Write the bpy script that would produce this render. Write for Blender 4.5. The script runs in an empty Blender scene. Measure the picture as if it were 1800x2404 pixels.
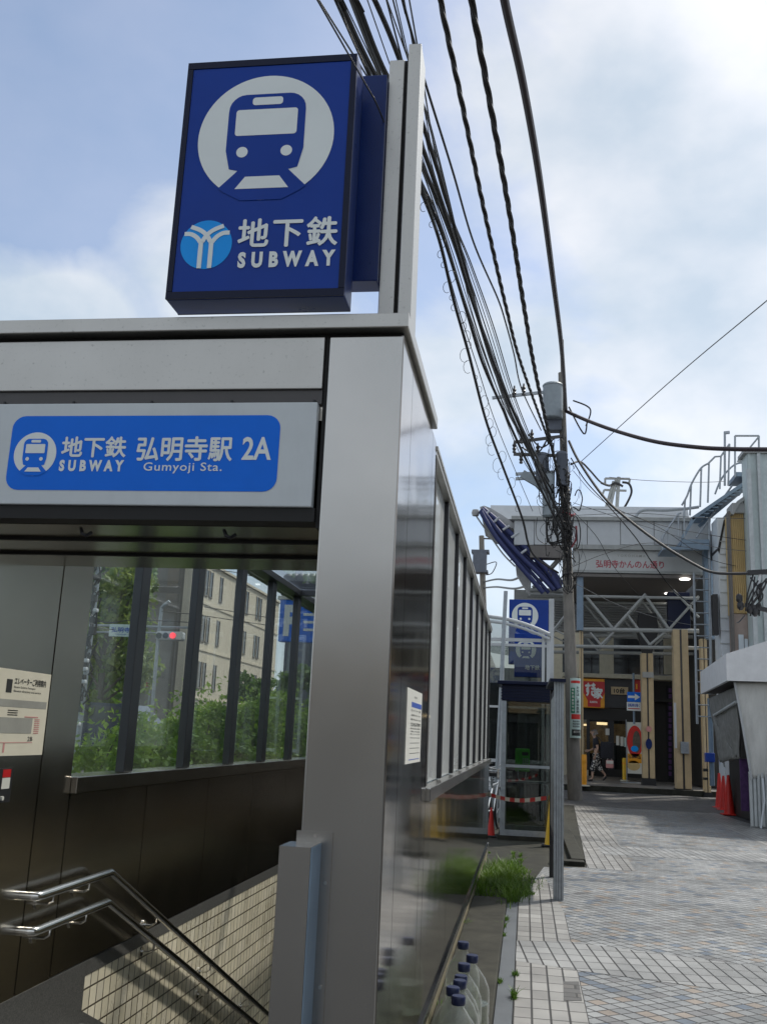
import bpy, bmesh, math, random
import numpy as np
from mathutils import Vector, Matrix
random.seed(7); RNG = np.random.default_rng(7)
scene = bpy.context.scene
COL = scene.collection
R = math.radians
# ------------------------------------------------------------------ camera (photo pixels are 1800 x 2404)
F, CX, CY, H = 2300.0, 900.0, 1202.0, 1.4
_yc = np.array([334., -539., -F]); _yc /= np.linalg.norm(_yc)
_zc = np.cross(np.array([1., -0.0443, 0.]), _yc); _zc /= np.linalg.norm(_zc)
if _zc[1] < 0: _zc = -_zc
_xc = np.cross(_yc, _zc)
ROT = np.array([_xc, _yc, _zc])
def ray(x, y): return ROT @ np.array([x-CX, -(y-CY), -F])
def at(x, y, X=None, Y=None, Z=None):
    d = ray(x, y)
    t = X/d[0] if X is not None else (Y/d[1] if Y is not None else (Z-H)/d[2])
    return (float(t*d[0]), float(t*d[1]), float(H+t*d[2]))
cam = bpy.data.cameras.new('camera'); camo = bpy.data.objects.new('camera', cam); COL.objects.link(camo)
cam.sensor_fit = 'HORIZONTAL'; cam.sensor_width = 36; cam.lens = 36*F/1800; cam.clip_end = 3000; cam.clip_start = .05
camo.matrix_world = Matrix.Translation((0, 0, H)) @ Matrix([[ROT[i][j] for j in range(3)] for i in range(3)]).to_4x4()
scene.camera = camo
# ------------------------------------------------------------------ light
SUN_EL, SUN_AZ = R(52), R(50)          # azimuth measured from +X towards +Y
sd = Vector((math.cos(SUN_EL)*math.cos(SUN_AZ), math.cos(SUN_EL)*math.sin(SUN_AZ), math.sin(SUN_EL)))
sl = bpy.data.lights.new('sun', 'SUN'); sl.energy = 2.3; sl.angle = R(2.5); sl.color = (1, .93, .82)
so = bpy.data.objects.new('sun', sl); COL.objects.link(so)
so.rotation_euler = (-sd).to_track_quat('-Z', 'Y').to_euler(); so.location = (20, 30, 40)
scene.view_settings.view_transform = 'Standard'; scene.view_settings.look = 'None'
scene.view_settings.exposure = 0.5; scene.view_settings.gamma = 1.0
w = bpy.data.worlds.new('World'); scene.world = w; w.use_nodes = True
nt = w.node_tree; nt.nodes.clear()
def N(t, **k):
    n = nt.nodes.new(t)
    for a, b in k.items(): setattr(n, a, b)
    return n
L = nt.links.new
out = N('ShaderNodeOutputWorld'); mixs = N('ShaderNodeMixShader')
sky = N('ShaderNodeTexSky', sky_type='NISHITA'); sky.sun_disc = False; sky.sun_elevation = SUN_EL
sky.sun_rotation = math.pi/2 - SUN_AZ; sky.air_density = 1.0; sky.dust_density = 1.6; sky.ozone_density = 3.5
b1 = N('ShaderNodeBackground'); b1.inputs[1].default_value = .11; L(sky.outputs[0], b1.inputs[0])
b2 = N('ShaderNodeBackground'); b2.inputs[1].default_value = .74
tc = N('ShaderNodeTexCoord'); mp = N('ShaderNodeMapping'); mp.inputs['Scale'].default_value = (1, 1, 1.5); mp.inputs['Location'].default_value = (.3, .1, .47)
L(tc.outputs['Generated'], mp.inputs[0])
nz = N('ShaderNodeTexNoise'); nz.inputs['Scale'].default_value = 3.2; nz.inputs['Detail'].default_value = 9; nz.inputs['Roughness'].default_value = .55; nz.inputs['Distortion'].default_value = .35
L(mp.outputs[0], nz.inputs['Vector'])
def W(op, a, b=None, c=None):
    q = N('ShaderNodeMath', operation=op)
    for i, x in enumerate((a, b, c)):
        if x is None: continue
        if isinstance(x, (int, float)): q.inputs[i].default_value = x
        else: L(x, q.inputs[i])
    return q.outputs[0]
def wdot(v):
    q = N('ShaderNodeVectorMath', operation='DOT_PRODUCT'); L(tc.outputs['Generated'], q.inputs[0]); q.inputs[1].default_value = Vector(v).normalized(); return q.outputs['Value']
# the clear patch of sky lies to the upper left, elsewhere cloud closes in
cover = W('MULTIPLY_ADD', W('POWER', W('MAXIMUM', wdot((-.36,.72,.60)), 0.0), 5.0), -.34, .19)
# a few separate cumulus heads: direction, angular size, strength
for v, size, amt in (((-.335,.82,.45),.06,.26),((-.455,.82,.34),.07,.28),((-.27,.84,.39),.05,.18),((-.43,.82,.36),.04,.16),((.08,.80,.60),.12,.16),((.20,.86,.47),.14,.14),((-.05,.93,.36),.07,.22),((.32,.86,.40),.2,.16)):
    d = wdot(v); t_ = W('MULTIPLY_ADD', d, 1/(1-math.cos(size*1.6)), 1-1/(1-math.cos(size*1.6)))
    cover = W('ADD', cover, W('MULTIPLY', W('MAXIMUM', t_, 0.0), amt))
ad = N('ShaderNodeMath', operation='ADD'); L(nz.outputs['Fac'], ad.inputs[0]); L(cover, ad.inputs[1])
rp = N('ShaderNodeValToRGB'); rp.color_ramp.elements[0].position = .43; rp.color_ramp.elements[1].position = .61
rp.color_ramp.elements[0].color = (.22, .22, .22, 1); rp.color_ramp.elements[1].color = (.80, .80, .80, 1); L(ad.outputs[0], rp.inputs[0])
nz2 = N('ShaderNodeTexNoise'); nz2.inputs['Scale'].default_value = 5.0; nz2.inputs['Detail'].default_value = 7; L(mp.outputs[0], nz2.inputs['Vector'])
rp2 = N('ShaderNodeValToRGB'); rp2.color_ramp.elements[0].position = .38; rp2.color_ramp.elements[1].position = .62
rp2.color_ramp.elements[0].color = (.62,.72,.80, 1); rp2.color_ramp.elements[1].color = (.97, .985, 1, 1); L(nz2.outputs['Fac'], rp2.inputs[0])
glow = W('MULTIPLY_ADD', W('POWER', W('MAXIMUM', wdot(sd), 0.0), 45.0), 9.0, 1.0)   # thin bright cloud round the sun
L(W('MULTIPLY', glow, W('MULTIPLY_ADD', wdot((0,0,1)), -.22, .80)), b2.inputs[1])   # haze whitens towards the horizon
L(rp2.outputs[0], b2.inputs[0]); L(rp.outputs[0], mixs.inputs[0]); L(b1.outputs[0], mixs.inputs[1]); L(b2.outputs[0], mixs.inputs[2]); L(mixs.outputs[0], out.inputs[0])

# ------------------------------------------------------------------ helpers
class MB:
    def __init__(s): s.v = []; s.f = []; s.m = []
    def add(s, vs, fs, mi=0):
        o = len(s.v); s.v += [tuple(map(float, p)) for p in vs]; s.f += [tuple(i+o for i in f) for f in fs]; s.m += [mi]*len(fs); return s
    def box(s, x0, x1, y0, y1, z0, z1, mi=0):
        if x0 > x1: x0, x1 = x1, x0
        if y0 > y1: y0, y1 = y1, y0
        if z0 > z1: z0, z1 = z1, z0
        v = [(x0,y0,z0),(x1,y0,z0),(x1,y1,z0),(x0,y1,z0),(x0,y0,z1),(x1,y0,z1),(x1,y1,z1),(x0,y1,z1)]
        return s.add(v, [(0,3,2,1),(4,5,6,7),(0,1,5,4),(1,2,6,5),(2,3,7,6),(3,0,4,7)], mi)
    def bbox(s, x0, x1, y0, y1, z0, z1, b=.006, mi=0):      # bevelled box
        bm = bmesh.new(); bmesh.ops.create_cube(bm, size=1)
        for q in bm.verts: q.co = Vector(((x0+x1)/2+q.co.x*(x1-x0), (y0+y1)/2+q.co.y*(y1-y0), (z0+z1)/2+q.co.z*(z1-z0)))
        bmesh.ops.bevel(bm, geom=bm.edges[:], offset=b, segments=2, affect='EDGES', profile=.5)
        bmesh.ops.recalc_face_normals(bm, faces=bm.faces[:])
        bm.verts.index_update(); s.add([q.co for q in bm.verts], [[q.index for q in f.verts] for f in bm.faces], mi); bm.free(); return s
    def obox(s, c, ax, ay, az, mi=0):                        # box by centre and half-axis vectors
        c, ax, ay, az = map(Vector, (c, ax, ay, az))
        v = [c+i*ax+j*ay+k*az for k in (-1, 1) for (i, j) in ((-1,-1),(1,-1),(1,1),(-1,1))]
        return s.add(v, [(0,3,2,1),(4,5,6,7),(0,1,5,4),(1,2,6,5),(2,3,7,6),(3,0,4,7)], mi)
    def bar(s, a, b, wx, wz=None, mi=0):                     # rectangular bar between points
        a, b = Vector(a), Vector(b); wz = wz or wx; d = (b-a); l = d.length
        if l < 1e-6: return s
        d /= l; up = Vector((0,0,1)) if abs(d.z) < .95 else Vector((0,1,0))
        sx = d.cross(up).normalized(); sz = sx.cross(d)
        return s.obox((a+b)/2, sx*wx/2, d*l/2, sz*wz/2, mi)
    def tube(s, pts, r, n=8, cap=True, mi=0):
        pts = [Vector(p) for p in pts]; m = len(pts)
        rr = r if isinstance(r, (list, tuple)) else [r]*m
        t0 = (pts[1]-pts[0]).normalized(); up = Vector((0,0,1)) if abs(t0.z) < .9 else Vector((0,1,0))
        sx = t0.cross(up).normalized(); vs = []
        for i, p in enumerate(pts):
            t = (pts[min(i+1, m-1)]-pts[max(i-1, 0)])
            t = t.normalized() if t.length > 1e-9 else t0
            sx = (sx-t*sx.dot(t)); sx = sx.normalized() if sx.length > 1e-6 else t.orthogonal().normalized()
            sy = t.cross(sx)
            for k in range(n):
                a = 2*math.pi*k/n; vs.append(p+(sx*math.cos(a)+sy*math.sin(a))*rr[i])
        fs = [(i*n+k, i*n+(k+1) % n, (i+1)*n+(k+1) % n, (i+1)*n+k) for i in range(m-1) for k in range(n)]
        if cap: fs += [tuple(range(n))[::-1], tuple((m-1)*n+k for k in range(n))]
        return s.add(vs, fs, mi)
    def lathe(s, prof, c, n=16, mi=0):                       # prof: (radius, z)
        vs = [(c[0]+r*math.cos(2*math.pi*k/n), c[1]+r*math.sin(2*math.pi*k/n), c[2]+z) for r, z in prof for k in range(n)]
        m = len(prof)
        fs = [(i*n+k, i*n+(k+1) % n, (i+1)*n+(k+1) % n, (i+1)*n+k) for i in range(m-1) for k in range(n)]
        fs += [tuple(range(n))[::-1], tuple((m-1)*n+k for k in range(n))]
        return s.add(vs, fs, mi)
    def poly(s, pts, ext=None, mi=0):                        # flat polygon, optional extrusion vector
        n = len(pts)
        if ext is None: return s.add(pts, [tuple(range(n))], mi)
        e = Vector(ext); q = [Vector(p)+e for p in pts]
        return s.add(list(pts)+q, [tuple(range(n))[::-1], tuple(range(n, 2*n))]+[(i, (i+1) % n, n+(i+1) % n, n+i) for i in range(n)], mi)
    def build(s, name, mats, parent=None, smooth=False):
        me = bpy.data.meshes.new(name)
        off = parent_loc(parent)
        me.from_pydata([(x-off[0], y-off[1], z-off[2]) for x, y, z in s.v], [], s.f)
        if not isinstance(mats, (list, tuple)): mats = [mats]
        for m in mats: me.materials.append(m)
        if len(mats) > 1: me.polygons.foreach_set('material_index', s.m)
        if smooth:
            me.polygons.foreach_set('use_smooth', [True]*len(me.polygons))
            me.set_sharp_from_angle(angle=R(40)) if hasattr(me, 'set_sharp_from_angle') else None
        me.update()
        o = bpy.data.objects.new(name, me); COL.objects.link(o)
        if parent is not None: o.parent = parent
        return o
def parent_loc(p):
    l = Vector((0,0,0))
    while p is not None: l += p.location; p = p.parent
    return l
def tag(o, label=None, cat=None, group=None, kind=None):
    if label: o['label'] = label
    if cat: o['category'] = cat
    if group: o['group'] = group
    if kind: o['kind'] = kind
    return o
def thing(name, label, cat, loc=(0,0,0), group=None):
    o = bpy.data.objects.new(name, None); COL.objects.link(o); o.location = loc; o.empty_display_size = .2
    return tag(o, label, cat, group)
def copy_tree(o, parent=None):
    c = o.copy(); COL.objects.link(c)
    if parent is not None: c.parent = parent
    for ch in list(o.children): copy_tree(ch, c)
    return c
_tc = {}
def glyphs(s, bold=0.0, space=1.0):
    k = (s, bold, space)
    if k not in _tc:
        c = bpy.data.curves.new('text', 'FONT'); c.body = s; c.offset = bold; c.space_character = space; c.resolution_u = 3
        o = bpy.data.objects.new('text', c); COL.objects.link(o)
        dg = bpy.context.evaluated_depsgraph_get(); e = o.evaluated_get(dg); m = e.to_mesh()
        _tc[k] = (np.array([tuple(v.co) for v in m.vertices]).reshape(-1, 3), [tuple(p.vertices) for p in m.polygons])
        e.to_mesh_clear(); bpy.data.objects.remove(o); bpy.data.curves.remove(c)
    return _tc[k]
def text(mb, s, o, u, v, wid, hei, bold=.012, space=1.0, mi=0, slant=0):
    """fit the words into a wid x hei rectangle whose lower-left corner is o, along axes u and v"""
    cjk = any(ord(ch) > 0x2fff for ch in s)
    if cjk and bold > .012:
        e = bold*.9*hei; n = Vector(u).cross(Vector(v)).normalized()
        for k, (a, b) in enumerate(((0,0),(e,0),(-e,0),(0,e),(0,-e))): text(mb, s, Vector(o)+Vector(u)*a+Vector(v)*b+n*k*.00012, u, v, wid, hei, 0, space, mi, slant)
        return
    V, Fc = glyphs(s, bold, space)
    if not len(V): return
    lo, hi = V.min(0), V.max(0); q = (V-lo)/np.maximum(hi-lo, 1e-6)
    o, u, v = Vector(o), Vector(u), Vector(v)
    mb.add([o+u*(float(a[0])*wid+slant*float(a[1])*hei)+v*float(a[1])*hei for a in q], Fc, mi)
def disc(c, r, u, v, n=48, a0=0, a1=2*math.pi):
    c, u, v = Vector(c), Vector(u), Vector(v)
    return [c+u*r*math.cos(a0+(a1-a0)*k/n)+v*r*math.sin(a0+(a1-a0)*k/n) for k in range(n)]
def rrect(o, u, v, wd, ht, r, n=6):
    o, u, v = Vector(o), Vector(u), Vector(v); P = []
    for (cx, cy, a) in ((wd-r, ht-r, 0), (r, ht-r, 90), (r, r, 180), (wd-r, r, 270)):
        for k in range(n+1):
            t = R(a+90*k/n); P.append(o+u*(cx+r*math.cos(t))+v*(cy+r*math.sin(t)))
    return P
def smooth_pts(P, n=8):                                     # Catmull-Rom
    P = [Vector(p) for p in P]; Q = []
    for i in range(len(P)-1):
        a, b, c, d = P[max(i-1, 0)], P[i], P[i+1], P[min(i+2, len(P)-1)]
        for k in range(n):
            t = k/n; Q.append(.5*((2*b)+(c-a)*t+(2*a-5*b+4*c-d)*t*t+(3*b-a-3*c+d)*t**3))
    return Q+[P[-1]]
# ------------------------------------------------------------------ materials
def newmat(name):
    m = bpy.data.materials.new(name); m.use_nodes = True
    b = m.node_tree.nodes['Principled BSDF']; return m, m.node_tree, b
def mat(name, col, rough=.6, metal=0, var=.12, scale=6, bump=0, stretch=(1,1,1), rvar=.08, spec=.5, emit=0, coat=0, aniso=0, dirt=0):
    m, t, b = newmat(name); n, l = t.nodes, t.links.new
    b.inputs['Roughness'].default_value = rough; b.inputs['Metallic'].default_value = metal
    b.inputs['Specular IOR Level'].default_value = spec
    if coat: b.inputs['Coat Weight'].default_value = coat; b.inputs['Coat Roughness'].default_value = .05
    if aniso: b.inputs['Anisotropic'].default_value = aniso
    tc = n.new('ShaderNodeTexCoord'); mp = n.new('ShaderNodeMapping'); mp.inputs['Scale'].default_value = stretch
    l(tc.outputs['Object'], mp.inputs[0])
    nz = n.new('ShaderNodeTexNoise'); nz.inputs['Scale'].default_value = scale; nz.inputs['Detail'].default_value = 6; nz.inputs['Roughness'].default_value = .62
    l(mp.outputs[0], nz.inputs['Vector'])
    rp = n.new('ShaderNodeValToRGB'); e = rp.color_ramp.elements
    e[0].position = .3; e[1].position = .7
    e[0].color = tuple(c*(1-var) for c in col)+(1,); e[1].color = tuple(min(c*(1+var), 1) for c in col)+(1,)
    l(nz.outputs['Fac'], rp.inputs[0]); colout = rp.outputs[0]
    if dirt:
        n2 = n.new('ShaderNodeTexNoise'); n2.inputs['Scale'].default_value = 1.7; n2.inputs['Detail'].default_value = 10; n2.inputs['Roughness'].default_value = .75
        mp2 = n.new('ShaderNodeMapping'); mp2.inputs['Scale'].default_value = (2.2, 2.2, .5); l(tc.outputs['Object'], mp2.inputs[0]); l(mp2.outputs[0], n2.inputs['Vector'])
        r2 = n.new('ShaderNodeValToRGB'); r2.color_ramp.elements[0].position = .5; r2.color_ramp.elements[1].position = .75
        r2.color_ramp.elements[0].color = (0,0,0,1); r2.color_ramp.elements[1].color = (dirt,)*3+(1,); l(n2.outputs['Fac'], r2.inputs[0])
        mx = n.new('ShaderNodeMix'); mx.data_type = 'RGBA'; l(r2.outputs[0], mx.inputs[0]); l(colout, mx.inputs[6]); mx.inputs[7].default_value = tuple(c*.35 for c in col)+(1,)
        colout = mx.outputs[2]
    l(colout, b.inputs['Base Color'])
    if rvar:
        mr = n.new('ShaderNodeMapRange'); mr.inputs[3].default_value = max(rough-rvar, .02); mr.inputs[4].default_value = min(rough+rvar, 1)
        l(nz.outputs['Fac'], mr.inputs[0]); l(mr.outputs[0], b.inputs['Roughness'])
    if bump:
        bp = n.new('ShaderNodeBump'); bp.inputs['Strength'].default_value = bump; bp.inputs['Distance'].default_value = .01
        l(nz.outputs['Fac'], bp.inputs['Height']); l(bp.outputs[0], b.inputs['Normal'])
    if emit:
        b.inputs['Emission Strength'].default_value = emit; b.inputs['Emission Color'].default_value = tuple(col)+(1,)
    return m
def steel(name, col, rough, grain=(2, 2, 220), wave=.0, dirt=0, aniso=.0, speck=0):
    """brushed stainless: fine stretched grain in roughness and a very faint waviness of the sheet"""
    m, t, b = newmat(name); n, l = t.nodes, t.links.new
    b.inputs['Metallic'].default_value = 1; b.inputs['Anisotropic'].default_value = aniso
    tc = n.new('ShaderNodeTexCoord'); mp = n.new('ShaderNodeMapping'); mp.inputs['Scale'].default_value = grain
    l(tc.outputs['Object'], mp.inputs[0])
    nz = n.new('ShaderNodeTexNoise'); nz.inputs['Scale'].default_value = 1; nz.inputs['Detail'].default_value = 4; l(mp.outputs[0], nz.inputs['Vector'])
    mr = n.new('ShaderNodeMapRange'); mr.inputs[3].default_value = rough*.92; mr.inputs[4].default_value = rough*1.08
    l(nz.outputs['Fac'], mr.inputs[0])
    ns = n.new('ShaderNodeTexNoise'); ns.inputs['Scale'].default_value = 2.5; ns.inputs['Detail'].default_value = 2.5; ns.inputs['Roughness'].default_value = .5; l(tc.outputs['Object'], ns.inputs['Vector'])
    sm = n.new('ShaderNodeMapRange'); sm.inputs[1].default_value = .4; sm.inputs[2].default_value = .75; sm.inputs[3].default_value = .95; sm.inputs[4].default_value = 1.12; l(ns.outputs['Fac'], sm.inputs[0])
    mm = n.new('ShaderNodeMath'); mm.operation = 'MULTIPLY'; l(mr.outputs[0], mm.inputs[0]); l(sm.outputs[0], mm.inputs[1]); l(mm.outputs[0], b.inputs['Roughness'])
    n3 = n.new('ShaderNodeTexNoise'); n3.inputs['Scale'].default_value = 2.3; n3.inputs['Detail'].default_value = 8; n3.inputs['Roughness'].default_value = .7; l(tc.outputs['Object'], n3.inputs['Vector'])
    rp = n.new('ShaderNodeValToRGB'); e = rp.color_ramp.elements; e[0].position = .3; e[1].position = .7
    e[0].color = tuple(c*.95 for c in col)+(1,); e[1].color = tuple(c*1.03 for c in col)+(1,); l(n3.outputs['Fac'], rp.inputs[0]); co = rp.outputs[0]
    if speck:
        n4 = n.new('ShaderNodeTexNoise'); n4.inputs['Scale'].default_value = 70; n4.inputs['Detail'].default_value = 3; l(tc.outputs['Object'], n4.inputs['Vector'])
        r4 = n.new('ShaderNodeValToRGB'); r4.color_ramp.elements[0].position = .62; r4.color_ramp.elements[1].position = .74
        r4.color_ramp.elements[1].color = (speck,)*3+(1,); l(n4.outputs['Fac'], r4.inputs[0])
        mx = n.new('ShaderNodeMix'); mx.data_type = 'RGBA'; l(r4.outputs[0], mx.inputs[0]); l(co, mx.inputs[6]); mx.inputs[7].default_value = tuple(c*.5 for c in col)+(1,); co = mx.outputs[2]
    l(co, b.inputs['Base Color'])
    bp = n.new('ShaderNodeBump'); bp.inputs['Strength'].default_value = .002; bp.inputs['Distance'].default_value = .001; l(nz.outputs['Fac'], bp.inputs['Height'])
    if wave:
        n5 = n.new('ShaderNodeTexNoise'); n5.inputs['Scale'].default_value = 1.6; n5.inputs['Detail'].default_value = 1; l(tc.outputs['Object'], n5.inputs['Vector'])
        b2 = n.new('ShaderNodeBump'); b2.inputs['Strength'].default_value = wave; b2.inputs['Distance'].default_value = .05; l(n5.outputs['Fac'], b2.inputs['Height']); l(b2.outputs[0], bp.inputs['Normal'])
    l(bp.outputs[0], b.inputs['Normal'])
    return m
def glass(name, tint=(.86,.92,.90), rough=.0, ior=1.5, veil=0, veilcol=(.5,.5,.5)):
    m, t, b = newmat(name); n, l = t.nodes, t.links.new; n.remove(b)
    o = n['Material Output']; tr = n.new('ShaderNodeBsdfTransparent'); tr.inputs[0].default_value = tint+(1,)
    gl = n.new('ShaderNodeBsdfGlossy'); gl.inputs['Roughness'].default_value = rough; gl.inputs[0].default_value = (.95,.97,1,1)
    fr = n.new('ShaderNodeFresnel'); ge = n.new('ShaderNodeNewGeometry'); mi = n.new('ShaderNodeMapRange'); mi.inputs[3].default_value = ior; mi.inputs[4].default_value = 1/ior
    l(ge.outputs['Backfacing'], mi.inputs[0]); l(mi.outputs[0], fr.inputs[0])
    mx = n.new('ShaderNodeMixShader'); l(fr.outputs[0], mx.inputs[0]); l(tr.outputs[0], mx.inputs[1]); l(gl.outputs[0], mx.inputs[2]); last = mx.outputs[0]
    if veil:                                                # pale diffuse film: dust, and on the side panes painted sky reflection
        df = n.new('ShaderNodeBsdfDiffuse'); df.inputs[0].default_value = veilcol+(1,)
        tc = n.new('ShaderNodeTexCoord'); nz = n.new('ShaderNodeTexNoise'); nz.inputs['Scale'].default_value = 1.3; nz.inputs['Detail'].default_value = 8; l(tc.outputs['Object'], nz.inputs['Vector'])
        mr = n.new('ShaderNodeMapRange'); mr.inputs[3].default_value = veil*.5; mr.inputs[4].default_value = min(1, veil*1.5); l(nz.outputs['Fac'], mr.inputs[0])
        m2 = n.new('ShaderNodeMixShader'); l(mr.outputs[0], m2.inputs[0]); l(last, m2.inputs[1]); l(df.outputs[0], m2.inputs[2]); last = m2.outputs[0]
    l(last, o.inputs[0]); return m
def tiles(name, size, cols, mortar, gap=.05, angle=0, running=False, rough=.5, weights=None, dirt=.3, bump=.4, origin=(0,0), axes='XY', wet=0):
    """paving or wall tiles: cell ids from floor(), a random colour per cell, recessed joints, dirt"""
    m, t, b = newmat(name); n, l = t.nodes, t.links.new
    tc = n.new('ShaderNodeTexCoord'); sep = n.new('ShaderNodeSeparateXYZ')
    l(tc.outputs['Object'], sep.inputs[0]); cmb = n.new('ShaderNodeCombineXYZ'); l(sep.outputs[axes[0]], cmb.inputs[0]); l(sep.outputs[axes[1]], cmb.inputs[1])
    mp = n.new('ShaderNodeMapping'); mp.vector_type = 'TEXTURE'; mp.inputs['Location'].default_value = (origin[0], origin[1], 0); mp.inputs['Rotation'].default_value = (0,0,angle); mp.inputs['Scale'].default_value = (size[0], size[1], 1)
    l(cmb.outputs[0], mp.inputs[0]); s2 = n.new('ShaderNodeSeparateXYZ'); l(mp.outputs[0], s2.inputs[0])
    def M(op, a, bb=None, c=None):
        q = n.new('ShaderNodeMath'); q.operation = op
        for i, x in enumerate((a, bb, c)):
            if x is None: continue
            if isinstance(x, (int, float)): q.inputs[i].default_value = x
            else: l(x, q.inputs[i])
        return q.outputs[0]
    X, Yy = s2.outputs[0], s2.outputs[1]
    fy = M('FLOOR', Yy)
    if running: X = M('ADD', X, M('MULTIPLY', M('FLOORED_MODULO', fy, 2.0), .5))
    fx = M('FLOOR', X)
    ex = M('ABSOLUTE', M('SUBTRACT', M('FRACT', X), .5)); ey = M('ABSOLUTE', M('SUBTRACT', M('FRACT', Yy), .5))
    gx, gy = gap, gap*size[0]/size[1]
    jx = n.new('ShaderNodeMapRange'); l(ex, jx.inputs[0]); jx.inputs[1].default_value = .5-gx; jx.inputs[2].default_value = .5-gx*.4
    jy = n.new('ShaderNodeMapRange'); l(ey, jy.inputs[0]); jy.inputs[1].default_value = .5-gy; jy.inputs[2].default_value = .5-gy*.4
    joint = M('MAXIMUM', jx.outputs[0], jy.outputs[0])
    idv = n.new('ShaderNodeCombineXYZ'); l(fx, idv.inputs[0]); l(fy, idv.inputs[1])
    wn = n.new('ShaderNodeTexWhiteNoise'); wn.noise_dimensions = '2D'; l(idv.outputs[0], wn.inputs['Vector'])
    rp = n.new('ShaderNodeValToRGB'); rp.color_ramp.interpolation = 'CONSTANT'; e = rp.color_ramp.elements
    k = len(cols); weights = weights or [1/k]*k; pos = 0
    while len(e) < k: e.new(.5)
    for i in range(k): e[i].position = min(pos, .999); e[i].color = tuple(cols[i])+(1,); pos += weights[i]
    l(wn.outputs['Value'], rp.inputs[0])
    # slight tone change inside and between tiles
    hs = n.new('ShaderNodeHueSaturation'); l(rp.outputs[0], hs.inputs['Color'])
    sc = n.new('ShaderNodeSeparateColor'); l(wn.outputs['Color'], sc.inputs[0])
    nz = n.new('ShaderNodeTexNoise'); nz.inputs['Scale'].default_value = 1.1; nz.inputs['Detail'].default_value = 10; nz.inputs['Roughness'].default_value = .7; l(tc.outputs['Object'], nz.inputs['Vector'])
    vmul = n.new('ShaderNodeMapRange'); l(nz.outputs['Fac'], vmul.inputs[0]); vmul.inputs[1].default_value = .3; vmul.inputs[2].default_value = .7; vmul.inputs[3].default_value = 1-dirt; vmul.inputs[4].default_value = 1.06
    v2 = M('MULTIPLY', vmul.outputs[0], M('MULTIPLY_ADD', sc.outputs[1], .22, .89)); l(v2, hs.inputs['Value'])
    mx = n.new('ShaderNodeMix'); mx.data_type = 'RGBA'; l(joint, mx.inputs[0]); l(hs.outputs[0], mx.inputs[6]); mx.inputs[7].default_value = tuple(mortar)+(1,)
    l(mx.outputs[2], b.inputs['Base Color'])
    rr = n.new('ShaderNodeMapRange'); l(nz.outputs['Fac'], rr.inputs[0]); rr.inputs[1].default_value = .3; rr.inputs[2].default_value = .7; rr.inputs[3].default_value = rough-.12; rr.inputs[4].default_value = rough+.12
    l(rr.outputs[0], b.inputs['Roughness'])
    if bump:
        inv = M('SUBTRACT', 1.0, joint); nf = n.new('ShaderNodeTexNoise'); nf.inputs['Scale'].default_value = 90; l(tc.outputs['Object'], nf.inputs['Vector'])
        hh = M('ADD', inv, M('MULTIPLY', nf.outputs['Fac'], .25)); hh = M('ADD', hh, M('MULTIPLY', sc.outputs[2], .5))
        bp = n.new('ShaderNodeBump'); bp.inputs['Strength'].default_value = bump; bp.inputs['Distance'].default_value = .004; l(hh, bp.inputs['Height']); l(bp.outputs[0], b.inputs['Normal'])
    return m
def leafmat(name, c1, c2):
    m, t, b = newmat(name); n, l = t.nodes, t.links.new
    tc = n.new('ShaderNodeTexCoord'); nz = n.new('ShaderNodeTexNoise'); nz.inputs['Scale'].default_value = 3; nz.inputs['Detail'].default_value = 5; l(tc.outputs['Object'], nz.inputs['Vector'])
    rp = n.new('ShaderNodeValToRGB'); e = rp.color_ramp.elements; e[0].position = .35; e[1].position = .65; e[0].color = c1+(1,); e[1].color = c2+(1,); l(nz.outputs['Fac'], rp.inputs[0])
    l(rp.outputs[0], b.inputs['Base Color']); b.inputs['Roughness'].default_value = .55
    tl = n.new('ShaderNodeBsdfTranslucent'); l(rp.outputs[0], tl.inputs[0]); mx = n.new('ShaderNodeMixShader'); mx.inputs[0].default_value = .35
    l(b.outputs[0], mx.inputs[1]); l(tl.outputs[0], mx.inputs[2]); l(mx.outputs[0], n['Material Output'].inputs[0]); return m
M = {}
M['steel'] = steel('brushed stainless steel', (.47,.46,.44), .24, (1,1,420), .09)
M['steel_fascia'] = steel('weathered stainless fascia', (.50,.49,.465), .42, (150,2,2), .03, speck=.55)
M['steel_side'] = steel('polished stainless side panel', (.30,.275,.25), .09, (60,60,1), .07)
M['steel_dark'] = steel('dark bronze steel lining', (.50,.465,.41), .20, (3,3,400), .04)
M['steel_dark2'] = steel('dark bronze steel mullion', (.10,.105,.115), .35, (2,2,80), 0)
M['chrome'] = steel('polished stainless tube', (.72,.70,.66), .16, (60,60,2), 0)
M['seam'] = mat('black joint sealant', (.012,.012,.012), .7)
M['paint_white'] = mat('pale grey sign sheet', (.58,.62,.64), .35, var=.04, dirt=.12)
M['blue_sign'] = mat('navy blue sign face', (.010,.048,.30), .14, var=.06, scale=3, rvar=.03, spec=.16)
M['navy'] = mat('navy painted box', (.012,.028,.12), .3, var=.1, spec=.2)
M['navy_dark'] = mat('dark navy frame', (.007,.011,.035), .35, spec=.2)
M['blue_bright'] = mat('bright blue sign sheet', (.008,.165,.78), .3, var=.04, spec=.15)
M['cyan'] = mat('sky blue emblem sheet', (.01,.33,.90), .3, var=.03, spec=.2)
M['letter'] = mat('off white lettering sheet', (.76,.80,.79), .35, var=.03)
M['granite'] = mat('grey granite', (.085,.085,.082), .45, var=.75, scale=160, rvar=.1)
M['tile_wall'] = tiles('beige stair wall tile', (.092,.105), [(.80,.74,.58),(.83,.77,.62),(.76,.70,.54)], (.075,.06,.04), .075, rough=.3, dirt=.35, axes='YZ')
M['glass'] = glass('clear window glass', (.93,.965,.955), veil=.03, veilcol=(.45,.47,.45))
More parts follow.
